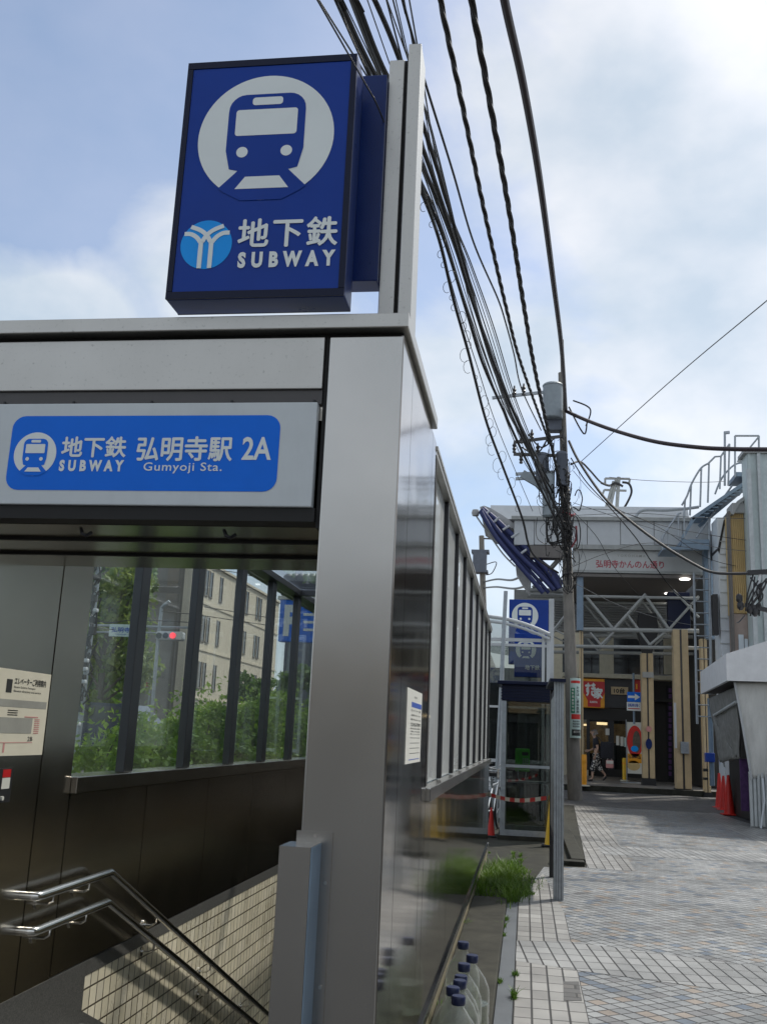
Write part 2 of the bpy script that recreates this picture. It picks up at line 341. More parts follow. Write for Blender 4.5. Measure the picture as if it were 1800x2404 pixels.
M['glass_side'] = glass('dusty side glass with painted sky sheen', (.85,.88,.87), veil=.34, veilcol=(.72,.74,.74))  # strong pale film: dust plus mirrored sky painted into the pane
M['glass_roof'] = glass('clear roof glass', (.975,.985,.985), veil=.01)
M['glass_shop'] = glass('shop window glass', (.60,.62,.60))
M['concrete'] = mat('damp concrete', (.036,.036,.029), .7, spec=.15, var=.4, scale=5, bump=.3, dirt=.5)
M['plinth'] = mat('stained cream plinth', (.20,.175,.11), .75, var=.25, scale=7, dirt=.7)
M['asphalt'] = mat('asphalt', (.065,.065,.066), .85, var=.35, scale=40, bump=.3)
M['gutter'] = mat('smooth grey gutter stone', (.095,.107,.12), .5, var=.15, scale=4, dirt=.4)
PC = [(.305,.318,.325),(.34,.352,.356),(.27,.28,.287),(.165,.20,.25),(.335,.285,.24),(.225,.225,.23)]
M['pave'] = tiles('diagonal paving tile', (.093,.093), PC, (.016,.015,.014), .09, angle=R(38), rough=.42, weights=[.38,.25,.15,.09,.08,.05], dirt=.42)
M['pave_border'] = tiles('border paving brick', (.098,.20), [(.31,.307,.295),(.34,.337,.325),(.275,.27,.26)], (.018,.017,.015), .085, running=False, rough=.45, dirt=.3, origin=(-.052, 0))
M['pave_cross'] = tiles('cross band paving brick', (.097,.2), [(.32,.327,.326),(.35,.356,.356),(.285,.29,.29)], (.018,.017,.016), .085, angle=R(5.4), rough=.42, dirt=.25)
M['pave_dark'] = tiles('dark block paving', (.2,.1), [(.10,.10,.10),(.13,.125,.12),(.085,.085,.085)], (.03,.03,.03), .05, running=True, rough=.6, dirt=.4)
M['pave_walk'] = tiles('arcade pavement slab', (.45,.45), [(.22,.205,.19),(.25,.235,.215),(.19,.18,.165)], (.08,.075,.07), .02, rough=.4, dirt=.25)
M['cable'] = mat('black cable sheath', (.022,.021,.022), .55)
M['cable_brown'] = mat('brown black cable sheath', (.035,.022,.026), .5)
M['cable_grey'] = mat('grey steel wire', (.12,.125,.13), .5)
M['pole'] = mat('weathered concrete pole', (.20,.185,.165), .85, var=.22, scale=9, bump=.3, dirt=.5, stretch=(1,1,.3))
M['trafo'] = mat('grey transformer paint', (.27,.31,.34), .45, var=.1)
M['trafo_dark'] = mat('slate transformer paint', (.11,.125,.16), .5, var=.15)
M['insul'] = mat('dark insulator', (.06,.055,.055), .35)
M['galv'] = mat('galvanised steel', (.34,.37,.40), .45, metal=.6, var=.15, scale=15)
M['galv_blue'] = mat('blue grey painted steel', (.19,.26,.34), .5, var=.12)
M['white_panel'] = mat('white aluminium panel', (.52,.54,.56), .45, var=.04, dirt=.15)
M['white_sign'] = mat('off white sign panel', (.48,.49,.485), .5, var=.04, dirt=.1)
M['truss'] = mat('pale truss paint', (.33,.34,.33), .5, var=.1, dirt=.25)
M['arch_blue'] = mat('violet blue arch paint', (.030,.040,.135), .6, var=.12)
M['arch_grey'] = mat('grey arch cladding', (.40,.40,.40), .6, var=.1)
M['louver'] = mat('grey louvre cladding', (.36,.365,.36), .6, var=.1)
M['soffit'] = mat('taupe soffit', (.16,.145,.135), .6, var=.1)
M['lamp'] = mat('lit ceiling lamp', (1,.96,.88), .5, emit=3.0, var=0)
M['tan'] = mat('tan clad column', (.52,.40,.24), .5, var=.08, dirt=.2)
M['tan_wall'] = mat('ochre corrugated sheet', (.58,.42,.19), .55, var=.08, dirt=.2)
M['pinkwall'] = mat('dull pink render', (.42,.33,.29), .8, var=.1, dirt=.3)
M['cream'] = mat('cream render', (.50,.47,.37), .8, var=.1, dirt=.3)
M['black'] = mat('black painted metal', (.015,.015,.018), .45)
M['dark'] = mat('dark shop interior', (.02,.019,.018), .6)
M['darkband'] = mat('charcoal fascia sheet', (.03,.032,.038), .4, var=.15)
M['red'] = mat('red sign sheet', (.52,.012,.014), .35, var=.06)
M['red_text'] = mat('faded red lettering', (.36,.07,.09), .5)
M['orange'] = mat('orange yellow sign sheet', (.80,.33,.01), .4)
M['yellow'] = mat('yellow plastic', (.74,.44,.012), .4, var=.1)
M['cone_red'] = mat('red traffic cone plastic', (.62,.022,.016), .45, var=.12, dirt=.15)
M['green_phone'] = mat('lime green phone plastic', (.06,.50,.015), .3)
M['paper'] = mat('white paper notice', (.62,.62,.57), .6, var=.04)
M['paper_warm'] = mat('cream paper notice', (.70,.66,.54), .5, var=.04)
M['ink'] = mat('black print', (.02,.02,.02), .6)
M['greyprint'] = mat('grey print', (.32,.32,.29), .6)
M['pinkprint'] = mat('pink print', (.55,.25,.24), .6)
M['blueprint'] = mat('blue print', (.02,.08,.40), .5)
M['green_sign'] = mat('green sign sheet', (.01,.22,.12), .4)
M['palegreen'] = mat('pale green sign sheet', (.55,.68,.64), .4)
M['tarp'] = mat('grey tarpaulin', (.62,.62,.60), .75, var=.14, scale=2.2, bump=.4, dirt=.35, stretch=(1,1,.4))
M['tarp_dark'] = mat('dark grey net tarpaulin', (.22,.22,.21), .8, var=.25, scale=8, bump=.3)
M['awning'] = mat('grey awning fascia', (.72,.72,.73), .6, var=.06, dirt=.12)
M['corr'] = mat('grey corrugated sheet', (.48,.51,.52), .5, var=.12, dirt=.35)
M['corr_white'] = mat('white blue corrugated sheet', (.66,.71,.76), .5, var=.06, dirt=.15)
M['corr_green'] = mat('pale green grey siding', (.50,.57,.57), .5, var=.08, dirt=.2)
M['purple'] = mat('purple cloth', (.085,.035,.13), .7, var=.35, scale=12)
M['blue_box'] = mat('bright blue plastic', (.01,.055,.36), .4)
M['bottle'] = glass('clear plastic', (.88,.90,.86), rough=.05, ior=1.35, veil=.07, veilcol=(.85,.87,.86))
M['cap_blue'] = mat('navy plastic cap', (.008,.016,.06), .4)
M['leaf_hedge'] = leafmat('hedge leaves', (.10,.20,.02), (.28,.42,.05))
M['leaf_tree'] = leafmat('tree leaves', (.06,.13,.035), (.16,.26,.05))
M['leaf_tree2'] = leafmat('yellow green tree leaves', (.11,.18,.03), (.25,.31,.06))
M['grass'] = leafmat('grass blades', (.055,.13,.012), (.15,.26,.03))
M['bark'] = mat('grey bark', (.12,.10,.08), .9, var=.3, scale=10, bump=.4)
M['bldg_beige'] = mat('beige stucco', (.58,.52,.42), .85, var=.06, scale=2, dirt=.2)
M['bldg_grey'] = mat('grey brown trim and wall shade', (.17,.155,.14), .85, var=.1, scale=2, dirt=.3)
M['window_dark'] = mat('dark window pane', (.05,.055,.06), .12, var=.2)
M['car'] = mat('dark blue car paint', (.02,.03,.06), .25, coat=.4)
M['skin'] = mat('skin', (.46,.29,.21), .6)
M['hair'] = mat('grey hair', (.20,.18,.165), .8, var=.3, scale=40)
M['cloth_black'] = mat('black cloth', (.018,.019,.026), .85, var=.3, scale=12)
M['signal_red'] = mat('lit red signal lens', (1,.06,.08), .3, emit=1.2, var=0)
M['signal_off'] = mat('unlit dark lens', (.01,.02,.025), .3)
M['brick_far'] = tiles('grey brown facade tile', (.25,.08), [(.25,.235,.22),(.29,.275,.255),(.22,.205,.19)], (.15,.14,.13), .02, running=True, rough=.7, axes='XZ', bump=0)
M['warm_shop'] = mat('warm lit shop wall', (.60,.40,.20), .8, var=.4, scale=4)
M['shop_lamp'] = mat('warm shop lamp', (1,.72,.40), .5, emit=2.2, var=0)
# patterned cloth of the trousers
def pattern_mat():
    m, t, b = newmat('black and white patterned cloth'); n, l = t.nodes, t.links.new
    tc = n.new('ShaderNodeTexCoord'); v = n.new('ShaderNodeTexVoronoi'); v.inputs['Scale'].default_value = 14; l(tc.outputs['Object'], v.inputs['Vector'])
    rp = n.new('ShaderNodeValToRGB'); rp.color_ramp.interpolation = 'CONSTANT'; rp.color_ramp.elements[0].color = (.6,.58,.54,1); rp.color_ramp.elements[1].position = .42; rp.color_ramp.elements[1].color = (.03,.03,.035,1)
    l(v.outputs['Distance'], rp.inputs[0]); l(rp.outputs[0], b.inputs['Base Color']); b.inputs['Roughness'].default_value = .85; return m
M['pattern'] = pattern_mat()
UX, UY, UZ = Vector((1,0,0)), Vector((0,1,0)), Vector((0,0,1))

# ================================================================== SETTING: ground
def sheet(name, pts, m, label=None):
    mb = MB(); mb.poly(pts); o = mb.build(name, m); tag(o, kind='structure'); return o
mb = MB()
for (x0,x1,y0,y1) in ((-600,600,-200,3.27),(-600,600,12.80,900),(-600,-2.40,3.27,12.80),(-.50,600,3.27,12.80)): mb.add([(x0,y0,-.012),(x1,y0,-.012),(x1,y1,-.012),(x0,y1,-.012)],[(0,1,2,3)])
tag(mb.build('ground', M['asphalt']), kind='structure')
def left_edge(y): return -.053 if y < 9.4 else None
sheet('brick_path', [(-.052,-6,0),(4.6,-6,0),(4.6,18.6,0),(4.42,21.0,0),(4.30,23.9,0),(1.12,24.1,0),(.72,12.25,0),(.22,12.05,0),(-.052,9.4,0)], M['pave'])
sheet('path_border', [(-.052,-6,.001),(.34,-6,.001),(.34,6.95,.001),(.34,7.55,.001),(.34,8.9,.001),(.20,11.5,.001),(-.052,9.4,.001)], M['pave_border'])
sheet('path_band', [(-.05,6.95,.002),(.34,6.80,.002),(4.6,5.7,.002),(4.6,6.35,.002),(.34,7.72,.002),(-.05,7.62,.002)], M['pave_cross'])
sheet('path_border', [(.72,12.2,.001),(1.26,12.2,.001),(1.62,24.05,.001),(1.12,24.1,.001)], M['pave_border'])
sheet('path_band', [(1.0,13.75,.002),(4.6,14.1,.002),(4.6,15.3,.002),(1.02,14.9,.002)], M['pave_cross'])
sheet('path_border', [(3.62,15.3,.001),(4.35,15.3,.001),(4.28,23.9,.001),(3.75,23.9,.001)], M['pave_border'])
q_ = [at(px, py, Z=.003) for px, py in ((1323,2350),(1366,2350),(1358,2305),(1322,2305))]
sheet('dark_paving', q_, M['pave_dark'])
sheet('dark_paving', [(.6,24.0,.002),(9.5,23.7,.002),(9.5,30.6,.06),(.2,30.6,.06)], M['pave_dark'])
mb = MB(); mb.box(-6,14,30.6,60,-.05,.20); mb.box(-6,14,30.42,30.6,-.05,.215, 1); tag(mb.build('arcade_pavement', [M['pave_walk'], M['concrete']]), kind='structure')
mb = MB(); mb.bbox(-.452,-.152,-2,9.35,-.1,.035,.008); tag(mb.build('concrete_verge', M['concrete']), kind='structure')
mb = MB(); mb.box(-.148,-.056,-2,9.4,-.1,-.002); tag(mb.build('gutter', M['gutter']), kind='structure')
sheet('verge_ground', [(-.055,9.36,-.006),(.20,11.4,-.006),(.25,12.1,-.006),(.72,12.28,-.006),(1.12,24.2,-.006),(.6,30.4,.03),(-6,30.4,.03),(-6,12.9,-.006),(-.44,12.9,-.006),(-.44,9.36,-.006)], M['concrete'])
mb = MB(); mb.bbox(.30,.70,12.35,12.55,-.02,.05,.01); mb.bbox(.55,.72,12.55,20,-.02,.06,.01); tag(mb.build('kerb', M['concrete']), kind='structure')
sheet('side_road', [(-40,-60,-.008),(-5.0,-60,-.008),(-5.0,200,-.008),(-40,200,-.008)], M['asphalt'])

# ================================================================== SUBWAY ENTRANCE
XS, XL, YF, YE = -.45, -2.324, 3.28, 12.72
ent = thing('subway_entrance', 'stainless steel subway stair entrance with glazed sides and flat roof, nearest on the left', 'subway entrance', ((XS+XL)/2, YF, 0))
# --- corner pillar
mb = MB(); mb.bbox(-.722, XS-.003, YF, 3.575, -.02, 2.811, .004)
pil = mb.build('pillar', M['steel'], ent)
mb = MB(); mb.box(-.755,-.655,3.13,YF-.001,-.02,1.05); mb.build('shutter_guide', M['steel'], pil)
mb = MB(); mb.box(-.654,-.651,3.13,YF-.002,-.02,1.049); mb.build('blue_edge', M['galv_blue'], pil)
mb = MB(); mb.box(-.735,-.615,YF-.006,YF-.0015,-.02,1.085)
for z in (1.07,.93,.62,.33,.10): mb.lathe([(.007,0),(.007,.001),(.003,.007)], (0,0,0), 10) if 0 else None
mb.build('guide_flange', M['steel'], pil)
for z in (1.072,.93,.62,.30,.02):
    mb = MB(); xx = -.63 if z < 1 else -.672
    c = Vector((xx, YF-.0062, z))
    mb.poly([c+UX*.006*math.cos(a*math.pi/5)+UZ*.006*math.sin(a*math.pi/5) for a in range(10)], (0,-.004,0)); mb.build('screw', M['chrome'], pil)
# --- roof edge / fascia across the front
mb = MB(); mb.bbox(-2.62, XS+.018, YF-.03, 4.45, 2.832, 2.888, .004); mb.build('roof_cap', M['steel_fascia'], ent)
mb = MB(); mb.box(-2.6, XS-.006, YF+.03, 4.44, 2.812, 2.831); mb.build('shadow_gap', M['seam'], ent)
mb = MB(); mb.bbox(-2.62, -.742, YF, YF+.03, 2.611, 2.811, .003); mb.build('fascia', M['steel_fascia'], ent)
mb = MB(); mb.box(-.740, -.724, YF+.02, YF+.3, 2.1, 2.811); mb.build('joint', M['seam'], ent)
mb = MB(); mb.box(-2.62, -.742, YF+.032, 4.3, 2.50, 2.81); mb.build('shutter_box', M['steel_dark'], ent)
mb = MB(); mb.box(-2.62, -.742, YF+.012, YF+.031, 2.557, 2.610); mb.build('recess_strip', M['insul'], ent)
# --- ceiling of the shutter box, and inner roof structure
mb = MB(); mb.box(-2.62,-.742,YF+.0905,4.32,2.115,2.135)
mb.build('soffit', M['steel_dark'], ent)
mb = MB(); mb.box(-2.62,-.742,YF+.0,YF+.09,2.118,2.1675); mb.box(-2.62,-.742,3.62,3.64,2.104,2.114); mb.box(-2.62,-.742,3.95,3.97,2.104,2.114); mb.build('shutter_slot', M['seam'], ent)
mb = MB(); mb.box(-2.62,-.742,4.30,4.34,2.136,2.50); mb.build('shutter_box_back', M['steel_dark'], ent)
for x in (-2.2,-1.64,-1.09):
    mb = MB(); mb.tube([(x,3.36,2.10),(x+.012,3.35,2.078),(x+.03,3.35,2.07),(x+.045,3.36,2.085)],.007,6); mb.build('shutter_hook', M['black'], ent)
# --- left wall
mb = MB(); mb.box(XL-.12,XL,YF+.04,4.62,-.05,2.49); mb.build('wall_panel', M['steel_dark'], ent)
mb = MB(); mb.box(XL-.12,XL,4.634,4.97,-.05,2.74); mb.build('wall_panel', M['steel_dark'], ent)
ys = [4.976,6.05,7.28,8.51,9.74,10.97,YE]
for a, b in zip(ys[:-1], ys[1:]):
    mb = MB(); mb.box(XL-.10,XL,a+.007,b-.007,.155,1.030); mb.build('lower_panel', M['steel_dark'], ent)
mb = MB(); mb.box(XL-.09,XL-.01,4.6,YE,.0,2.8) if 0 else mb.box(XL-.09,XL-.012,4.62,YE,.16,1.03); mb.build('joint', M['seam'], ent)
mb = MB(); mb.bbox(XL-.14,XL+.035,4.975,YE,1.036,1.120,.004); mb.build('sill', M['steel_dark'], ent)
mb = MB(); mb.box(XL-.075,XL-.065,4.975,YE,1.121,2.74); mb.build('window_pane', M['glass'], ent)
for y in (5.69,6.72,7.79,8.79,9.82,10.85,11.9):
    mb = MB(); mb.bbox(XL-.055,XL+.0,y-.035,y+.10,1.1215,2.744,.004); mb.build('mullion', M['steel_dark2'], ent)
mb = MB(); mb.bbox(XL-.14,XL+.05,4.63,YE,2.745,2.803,.004); mb.build('eaves_beam', M['steel_dark2'], ent)
# granite strip, tiles and landing
mb = MB(); mb.box(XL-.2,XL+.002,YF,5.40,-.6,.148); mb.box(XL-.2,XL+.002,5.401,YE,.072,.148)
mb.poly([(XL+.002,5.401,-.6),(XL+.002,5.401,-.10),(XL+.002,YE,-3.35),(XL+.002,YE,-3.9)], (-.2,0,0)); mb.build('granite_skirting', M['granite'], ent)
mb = MB(); mb.poly([(XL-.001,5.402,.0715),(XL-.001,5.402,-.10),(XL-.001,5.55,-.17),(XL-.001,YE,-3.35),(XL-.001,YE,.0715)], (-.15,0,0)); mb.build('tiled_wall', M['tile_wall'], ent)
mb = MB(); mb.box(XL,-.46,YF,5.4,-.35,-.16)
for k in range(18): mb.box(XL+.004,-.46,5.4+k*.37,5.4+(k+1)*.37,-.9-k*.168,-.16-(k+1)*.168)
mb.build('stairs', M['granite'], ent)
mb = MB(); mb.box(XL,-.46,YE,YE+.15,-4,-.02); mb.build('stair_end_wall', M['concrete'], ent)
# inner face of the right wall
mb = MB(); mb.box(-.56,-.468,3.58,YE,-3.9,1.10); mb.build('inner_panel', M['steel_dark'], ent)
# --- right side: solid panels, windows
for a, b, n in ((YF+.002,3.578,0),(3.584,4.425,1),(4.431,4.62,2)):
    mb = MB(); mb.box(XS-.012,XS,a,b,.168,2.811); mb.build('side_panel', M['steel_side'], ent)
mb = MB(); mb.box(XS-.10,XS-.013,3.58,4.60,.168,2.81); mb.build('joint', M['seam'], ent)
mb = MB(); mb.box(XS-.06,XS+.002,4.60,4.665,1.18,2.75); mb.build('window_frame', M['seam'], ent)
sy = [4.686,5.607,6.516,7.402,8.373,9.382,10.5,11.6,YE-.02]
for i, (a, b) in enumerate(zip(sy[:-1], sy[1:])):
    mb = MB(); mb.box(XS-.045,XS-.036,a+.03,b-.02,1.18,2.748); mb.build('window_pane', M['glass_side'], ent)
for i, y in enumerate(sy):
    mb = MB(); mb.bbox(XS-.055,XS-.012,y-.018,y+.018,1.18,2.75,.003); mb.build('mullion', M['black'], ent)
    mb = MB(); mb.box(XS-.034,XS-.011,y+.0185,y+.024,1.185,2.75); mb.build('gasket', M['steel'], ent)
for a, b in ((4.63,7.4),(7.405,10.1),(10.105,YE)):
    mb = MB(); mb.bbox(XS-.10,XS+.022,a,b,1.112,1.172,.004); mb.build('sill', M['steel'], ent)
for a, b in ((4.627,6.05),(6.056,7.45),(7.456,8.9),(8.906,10.3),(10.306,11.5),(11.506,YE)):
    mb = MB(); mb.box(XS-.012,XS,a,b,.168,1.108); mb.build('side_panel', M['steel_side'], ent)
mb = MB(); mb.box(XS-.10,XS-.013,4.60,YE,.168,1.105); mb.build('joint', M['seam'], ent)
mb = MB(); mb.bbox(XS-.03,XS+.014,YF,YE,.128,.168,.003); mb.build('base_rail', M['steel_side'], ent)
mb = MB(); mb.box(XS-.3,XS-.004,YF+.02,YE,-.1,.127); mb.build('plinth', M['plinth'], ent)
# roof over the stairs: edge beams, glass and cross bars
mb = MB(); mb.bbox(XS-.10,XS+.002,4.625,YE+.06,2.752,2.779,.003); mb.bbox(XS-.12,XS+.008,4.625,YE+.06,2.780,2.803,.003); mb.build('roof_edge', M['steel_fascia'], ent)
mb = MB(); mb.box(XL-.1,XS-.1,4.625,YE,2.806,2.818); mb.build('roof_glass', M['glass_roof'], ent)
for k, y in enumerate((5.69,7.7,9.7,11.7)):
    mb = MB(); mb.bbox(XL-.05,XS-.101,y-.03,y+.03,2.745,2.803,.003); mb.build('roof_bar', M['steel_dark2'], ent)
mb = MB(); mb.bbox(XL-.1,XS-.01,YE-.02,YE+.06,2.65,2.744,.004); mb.build('roof_end_beam', M['steel_dark2'], ent)
mb = MB(); mb.box(XL-.05,XS-.01,YE,YE+.05,-.02,1.1); mb.build('end_panel', M['steel_side'], ent)
mb = MB(); mb.box(XL-.05,XS-.06,YE+.02,YE+.03,1.1,2.65); mb.build('end_window_pane', M['glass'], ent)
# --- handrails (each one a tube with brackets)
def handrail(z0, ze, lab):
    p = [at(97,z0[0],X=-2.24) if 0 else (-2.24,4.61,z0)]
    h = thing('handrail', lab, 'handrail', (-2.30,4.6,z0), 'stainless handrails on the stair wall')
    z1 = z0+.006
    mb = MB(); mb.tube([(XL+.001,4.575,z0),(-2.265,4.575,z0),(-2.246,4.582,z0),(-2.24,4.60,z0),(-2.24,5.40,z1),(-2.24,5.42,z1-.006),(-2.24,YE-.2,z1-.433*(YE-.2-5.41))], .021, 12); mb.build('rail', M['chrome'], h, True)
    for y in (4.75,5.15,6.2,7.4,8.6,9.9,11.2):
        zz = z1 if y < 5.4 else z1-.433*(y-5.41)
        mb = MB(); mb.tube([(-2.24,y,zz-.018),(-2.243,y,zz-.05),(-2.27,y,zz-.066),(XL+.004,y,zz-.066)], .007, 7); mb.lathe([(.0,0)],(0,0,0)) if 0 else None
        mb.tube([(XL+.001,y,zz-.066),(XL+.008,y,zz-.066)],.028,12); mb.build('bracket', M['chrome'], h, True)
handrail(.597,-1.1,'upper steel handrail bending down along the tiled stair wall')
handrail(.443,-1.2,'lower steel handrail running below the other one on the stair wall')
# --- white name sign above the opening
sg = thing('station_sign', 'white panel with rounded blue station name sign above the stair opening', 'sign', (-1.6,YF,2.13))
SY = YF-.012
mb = MB(); mb.bbox(-2.62,-.752,SY,YF+.03,2.168,2.556,.004); mb.build('panel', M['paint_white'], sg)
a = at(12,1140,Y=SY); b = at(660,978,Y=SY)
mb = MB(); mb.poly(rrect((a[0],SY-.0015,at(300,1152,Y=SY)[2]),UX,UZ,b[0]-a[0],at(300,976,Y=SY)[2]-at(300,1152,Y=SY)[2],.05)); mb.build('blue_field', M['blue_bright'], sg)
def logo(mbw, mbb, c, r, y, s=1):
    """train-in-a-ring emblem, white sheet in mbw, blue cut-outs in mbb; s=-1 faces +Y"""
    u = UX*s; n = Vector((0,-s,0))
    def P(pts, lay): return [Vector(c)+u*p[0]*r+UZ*p[1]*r+n*.0012*lay for p in pts]
    mbw.poly(P([(math.cos(t*math.pi/36), math.sin(t*math.pi/36)) for t in range(72)], 1))
    body = [(-.50,-.50),(-.57,-.2),(-.57,.42)]+[(-.57+.25*(1-math.cos(t*math.pi/12)), .44+.26*math.sin(t*math.pi/12)) for t in range(1, 7)]
    body = body+[(-x, yv) for x, yv in body[::-1]]
    mbb.poly(P(body, 2))
    mbb.poly(P([(-.50,-.499),(-.37,-.53),(-.64,-.80),(-.56,-.86),(-.3,-1.0),(.3,-1.0),(.56,-.86),(.64,-.80),(.37,-.53),(.50,-.499)], 2))
    for (x0,x1,z0,z1) in ((-.225,.225,.52,.645),(-.455,.455,.03,.45)):
        mbw.poly([q+n*.0012*3 for q in rrect(Vector(c)+u*x0*r+UZ*z0*r, u, UZ, (x1-x0)*r, (z1-z0)*r, .045*r)])
    for x in (-.325,.325): mbw.poly([Vector(c)+u*(x+.085*math.cos(t*math.pi/10))*r+UZ*(-.235+.085*math.sin(t*math.pi/10))*r+n*.0036 for t in range(20)])
    mbw.poly(P([(-.25,-.63),(.25,-.63),(.39,-.82),(-.39,-.82)], 3))
mw, mbl = MB(), MB(); c = at(83,1066,Y=SY); rr_ = (at(132,1066,Y=SY)[0]-at(33,1066,Y=SY)[0])/2
logo(mw, mbl, (c[0],SY-.0015,c[2]), rr_, SY)
em = mw.build('train_emblem', M['letter'], sg); mbl.build('emblem_train', M['blue_bright'], em)
def ptext(mb, s, px0, py0, px1, py1, Y, bold=.012, space=1.0, dy=.003, slant=0):
    """words filling the photograph rectangle px0..px1, py0(top)..py1(bottom) on the plane y=Y"""
    a = at(px0, py1, Y=Y); b = at(px1, py1, Y=Y); t = at((px0+px1)/2, py0, Y=Y); bb = at((px0+px1)/2, py1, Y=Y)
    text(mb, s, (a[0], Y-dy, bb[2]), UX, UZ, b[0]-a[0], t[2]-bb[2], bold, space, slant=slant)
mb = MB()
ptext(mb,'地下鉄',144,1026,294,1073,SY,.030); ptext(mb,'SUBWAY',138,1080,290,1107,SY,.055,1.7)
ptext(mb,'弘明寺駅',320,1026,543,1082,SY,.026); ptext(mb,'2A',567,1026,636,1080,SY,.022); ptext(mb,'Gumyoji Sta.',336,1086,520,1112,SY,.008,1.1)
mb.build('lettering', M['letter'], sg)
mb = MB()
for px in (10,172,355,543,737):
    q = at(px,939,Y=YF); mb.lathe([(.006,0),(.006,.01)], (q[0],YF+.005,2.559), 8)
mb.build('rivet', M['black'], sg)
# --- blue box sign on its post
bs = thing('subway_pylon_sign', 'tall navy box sign with white train emblem on a steel post above the roof', 'sign', (-.52,3.5,2.985))
YB = 3.19
mb = MB(); mb.bbox(-.578,-.516,3.44,3.56,2.887,4.085,.003); mb.bbox(-.496,-.445,3.40,3.56,2.887,4.125,.003); mb.build('post', M['steel_fascia'], bs)
mb = MB(); mb.box(-.517,-.495,3.455,3.55,2.887,4.09); mb.build('post_joint', M['seam'], bs)
mb = MB(); mb.bbox(-.720,-.579,3.40,3.50,3.09,3.99,.004); mb.build('arm_panel', M['navy'], bs)
mb = MB(); mb.bbox(-1.330,-.660,YB,YB+.13,2.928,3.925,.006); mb.build('box', M['navy'], bs)
mb = MB(); x0,x1,z0,z1 = -1.330,-.660,2.928,3.925
for (xa,xb,za,zb) in ((x0,x1,z0,z0+.03),(x0,x1,z1-.03,z1),(x0,x0+.024,z0+.03,z1-.03),(x1-.024,x1,z0+.03,z1-.03)):
    mb.box(xa+.001,xb-.001,YB-.006,YB+.002,za+.001,zb-.001); mb.box(xa+.001,xb-.001,YB+.128,YB+.136,za+.001,zb-.001)
mb.build('frame', M['navy_dark'], bs)
mb = MB(); mb.box(x0+.024,x1-.024,YB-.0025,YB,z0+.03,z1-.03); mb.box(x0+.024,x1-.024,YB+.13,YB+.1325,z0+.03,z1-.03); mb.build('face', M['blue_sign'], bs)
mw, mbl = MB(), MB(); c = at(623,321,Y=YB-.003); rr_ = (at(782,321,Y=YB)[0]-at(465,321,Y=YB)[0])/2
logo(mw, mbl, (c[0],YB-.003,c[2]), rr_, YB); em = mw.build('train_emblem', M['letter'], bs); mbl.build('emblem_train', M['blue_sign'], em)
mw, mbl = MB(), MB(); logo(mw, mbl, (c[0],YB+.133,c[2]), rr_, YB, -1); em = mw.build('train_emblem', M['letter'], bs); mbl.build('emblem_train', M['blue_sign'], em)
def yemblem(mbd, mbw, c, r, y, s=1):
    u = UX*s; n = Vector((0,-s,0)); c = Vector(c)
    mbd.poly([c+u*r*math.cos(t*math.pi/30)+UZ*r*math.sin(t*math.pi/30)+n*.001 for t in range(60)])
    wd = .085
    for sx in (-1,1):
        for (pts, lay) in (([(.20*sx,-.97),(.20*sx,-.05),(.26*sx,.14),(.42*sx,.33),(.64*sx,.45),(.88*sx,.46)],2),
                           ([(.20*-sx,-.97),(.20*-sx,-.02),(-.13*sx,.16),(.02*sx,.40),(.28*sx,.60),(.64*sx,.745)],3)):
            P = [Vector((a,b,0)) for a,b in pts]; P = smooth_pts(P,5); Lf=[]; Rt=[]
            for i,p in enumerate(P):
                t = (P[min(i+1,len(P)-1)]-P[max(i-1,0)]).normalized(); nn = Vector((-t.y,t.x,0))*wd; Lf.append(p+nn); Rt.append(p-nn)
            V = [c+u*p.x*r+UZ*p.y*r+n*.001*(lay+ (sx>0)*.5) for p in Lf+Rt]; k=len(P)
            mbw.add(V,[(i,i+1,k+i+1,k+i) for i in range(k-1)])
md, mw = MB(), MB(); c = at(484,574,Y=YB-.003); r_ = (at(545,574,Y=YB)[0]-at(425,574,Y=YB)[0])/2
yemblem(md,mw,(c[0],YB-.003,c[2]),r_,YB); em = md.build('city_emblem', M['cyan'], bs); mw.build('emblem_lines', M['letter'], em)
mb = MB(); ptext(mb,'地下鉄',558,512,790,578,YB-.003,.026,1.12); ptext(mb,'SUBWAY',557,589,786,627,YB-.003,.055,1.75)
mb.build('lettering', M['letter'], bs)
# --- papers on the walls
pp = thing('elevator_notice', 'cream elevator guide notice pasted on the dark inner wall', 'notice', (XL,4.4,1.24))
mb = MB(); mb.box(XL,XL+.004,4.09,4.615,1.235,1.62); mb.build('sheet', M['paper_warm'], pp)
mb = MB(); X1 = XL+.005
def wtext(mb, s, y, z, wd, ht, X=X1, bold=.01): text(mb, s, (X,y,z), UY, UZ, wd, ht, bold)
wtext(mb,'エレベーターご利用案内',4.27,1.555,.30,.032,bold=.02); wtext(mb,'Elevator Guide for Passengers',4.27,1.536,.20,.012); wtext(mb,'Elevator directory and service',4.27,1.518,.26,.012)
mb.box(X1-.001,X1,4.20,4.25,1.515,1.575); wtext(mb,'2A',4.12,1.30,.05,.02); wtext(mb,'2B',4.45,1.30,.05,.02)
for z in (1.435,1.425,1.415): mb.box(X1-.001,X1,4.24,4.33,z,z+.004)
mb.build('print', M['ink'], pp)
mb = MB(); mb.box(XL+.0045,XL+.0048,4.10,4.60,1.452,1.485); mb.box(XL+.0045,XL+.0048,4.10,4.48,1.335,1.405); mb.build('grey_print', M['greyprint'], pp)
mb = MB()
mb.box(X1-.001,X1,4.40,4.53,1.408,1.413); mb.box(X1-.001,X1,4.18,4.50,1.292,1.295); mb.box(X1-.001,X1,4.235,4.25,1.25,1.29)
for k in range(8): mb.box(X1-.001,X1,4.50,4.55,1.335+k*.009,1.339+k*.009)
mb.build('pink_print', M['pinkprint'], pp)
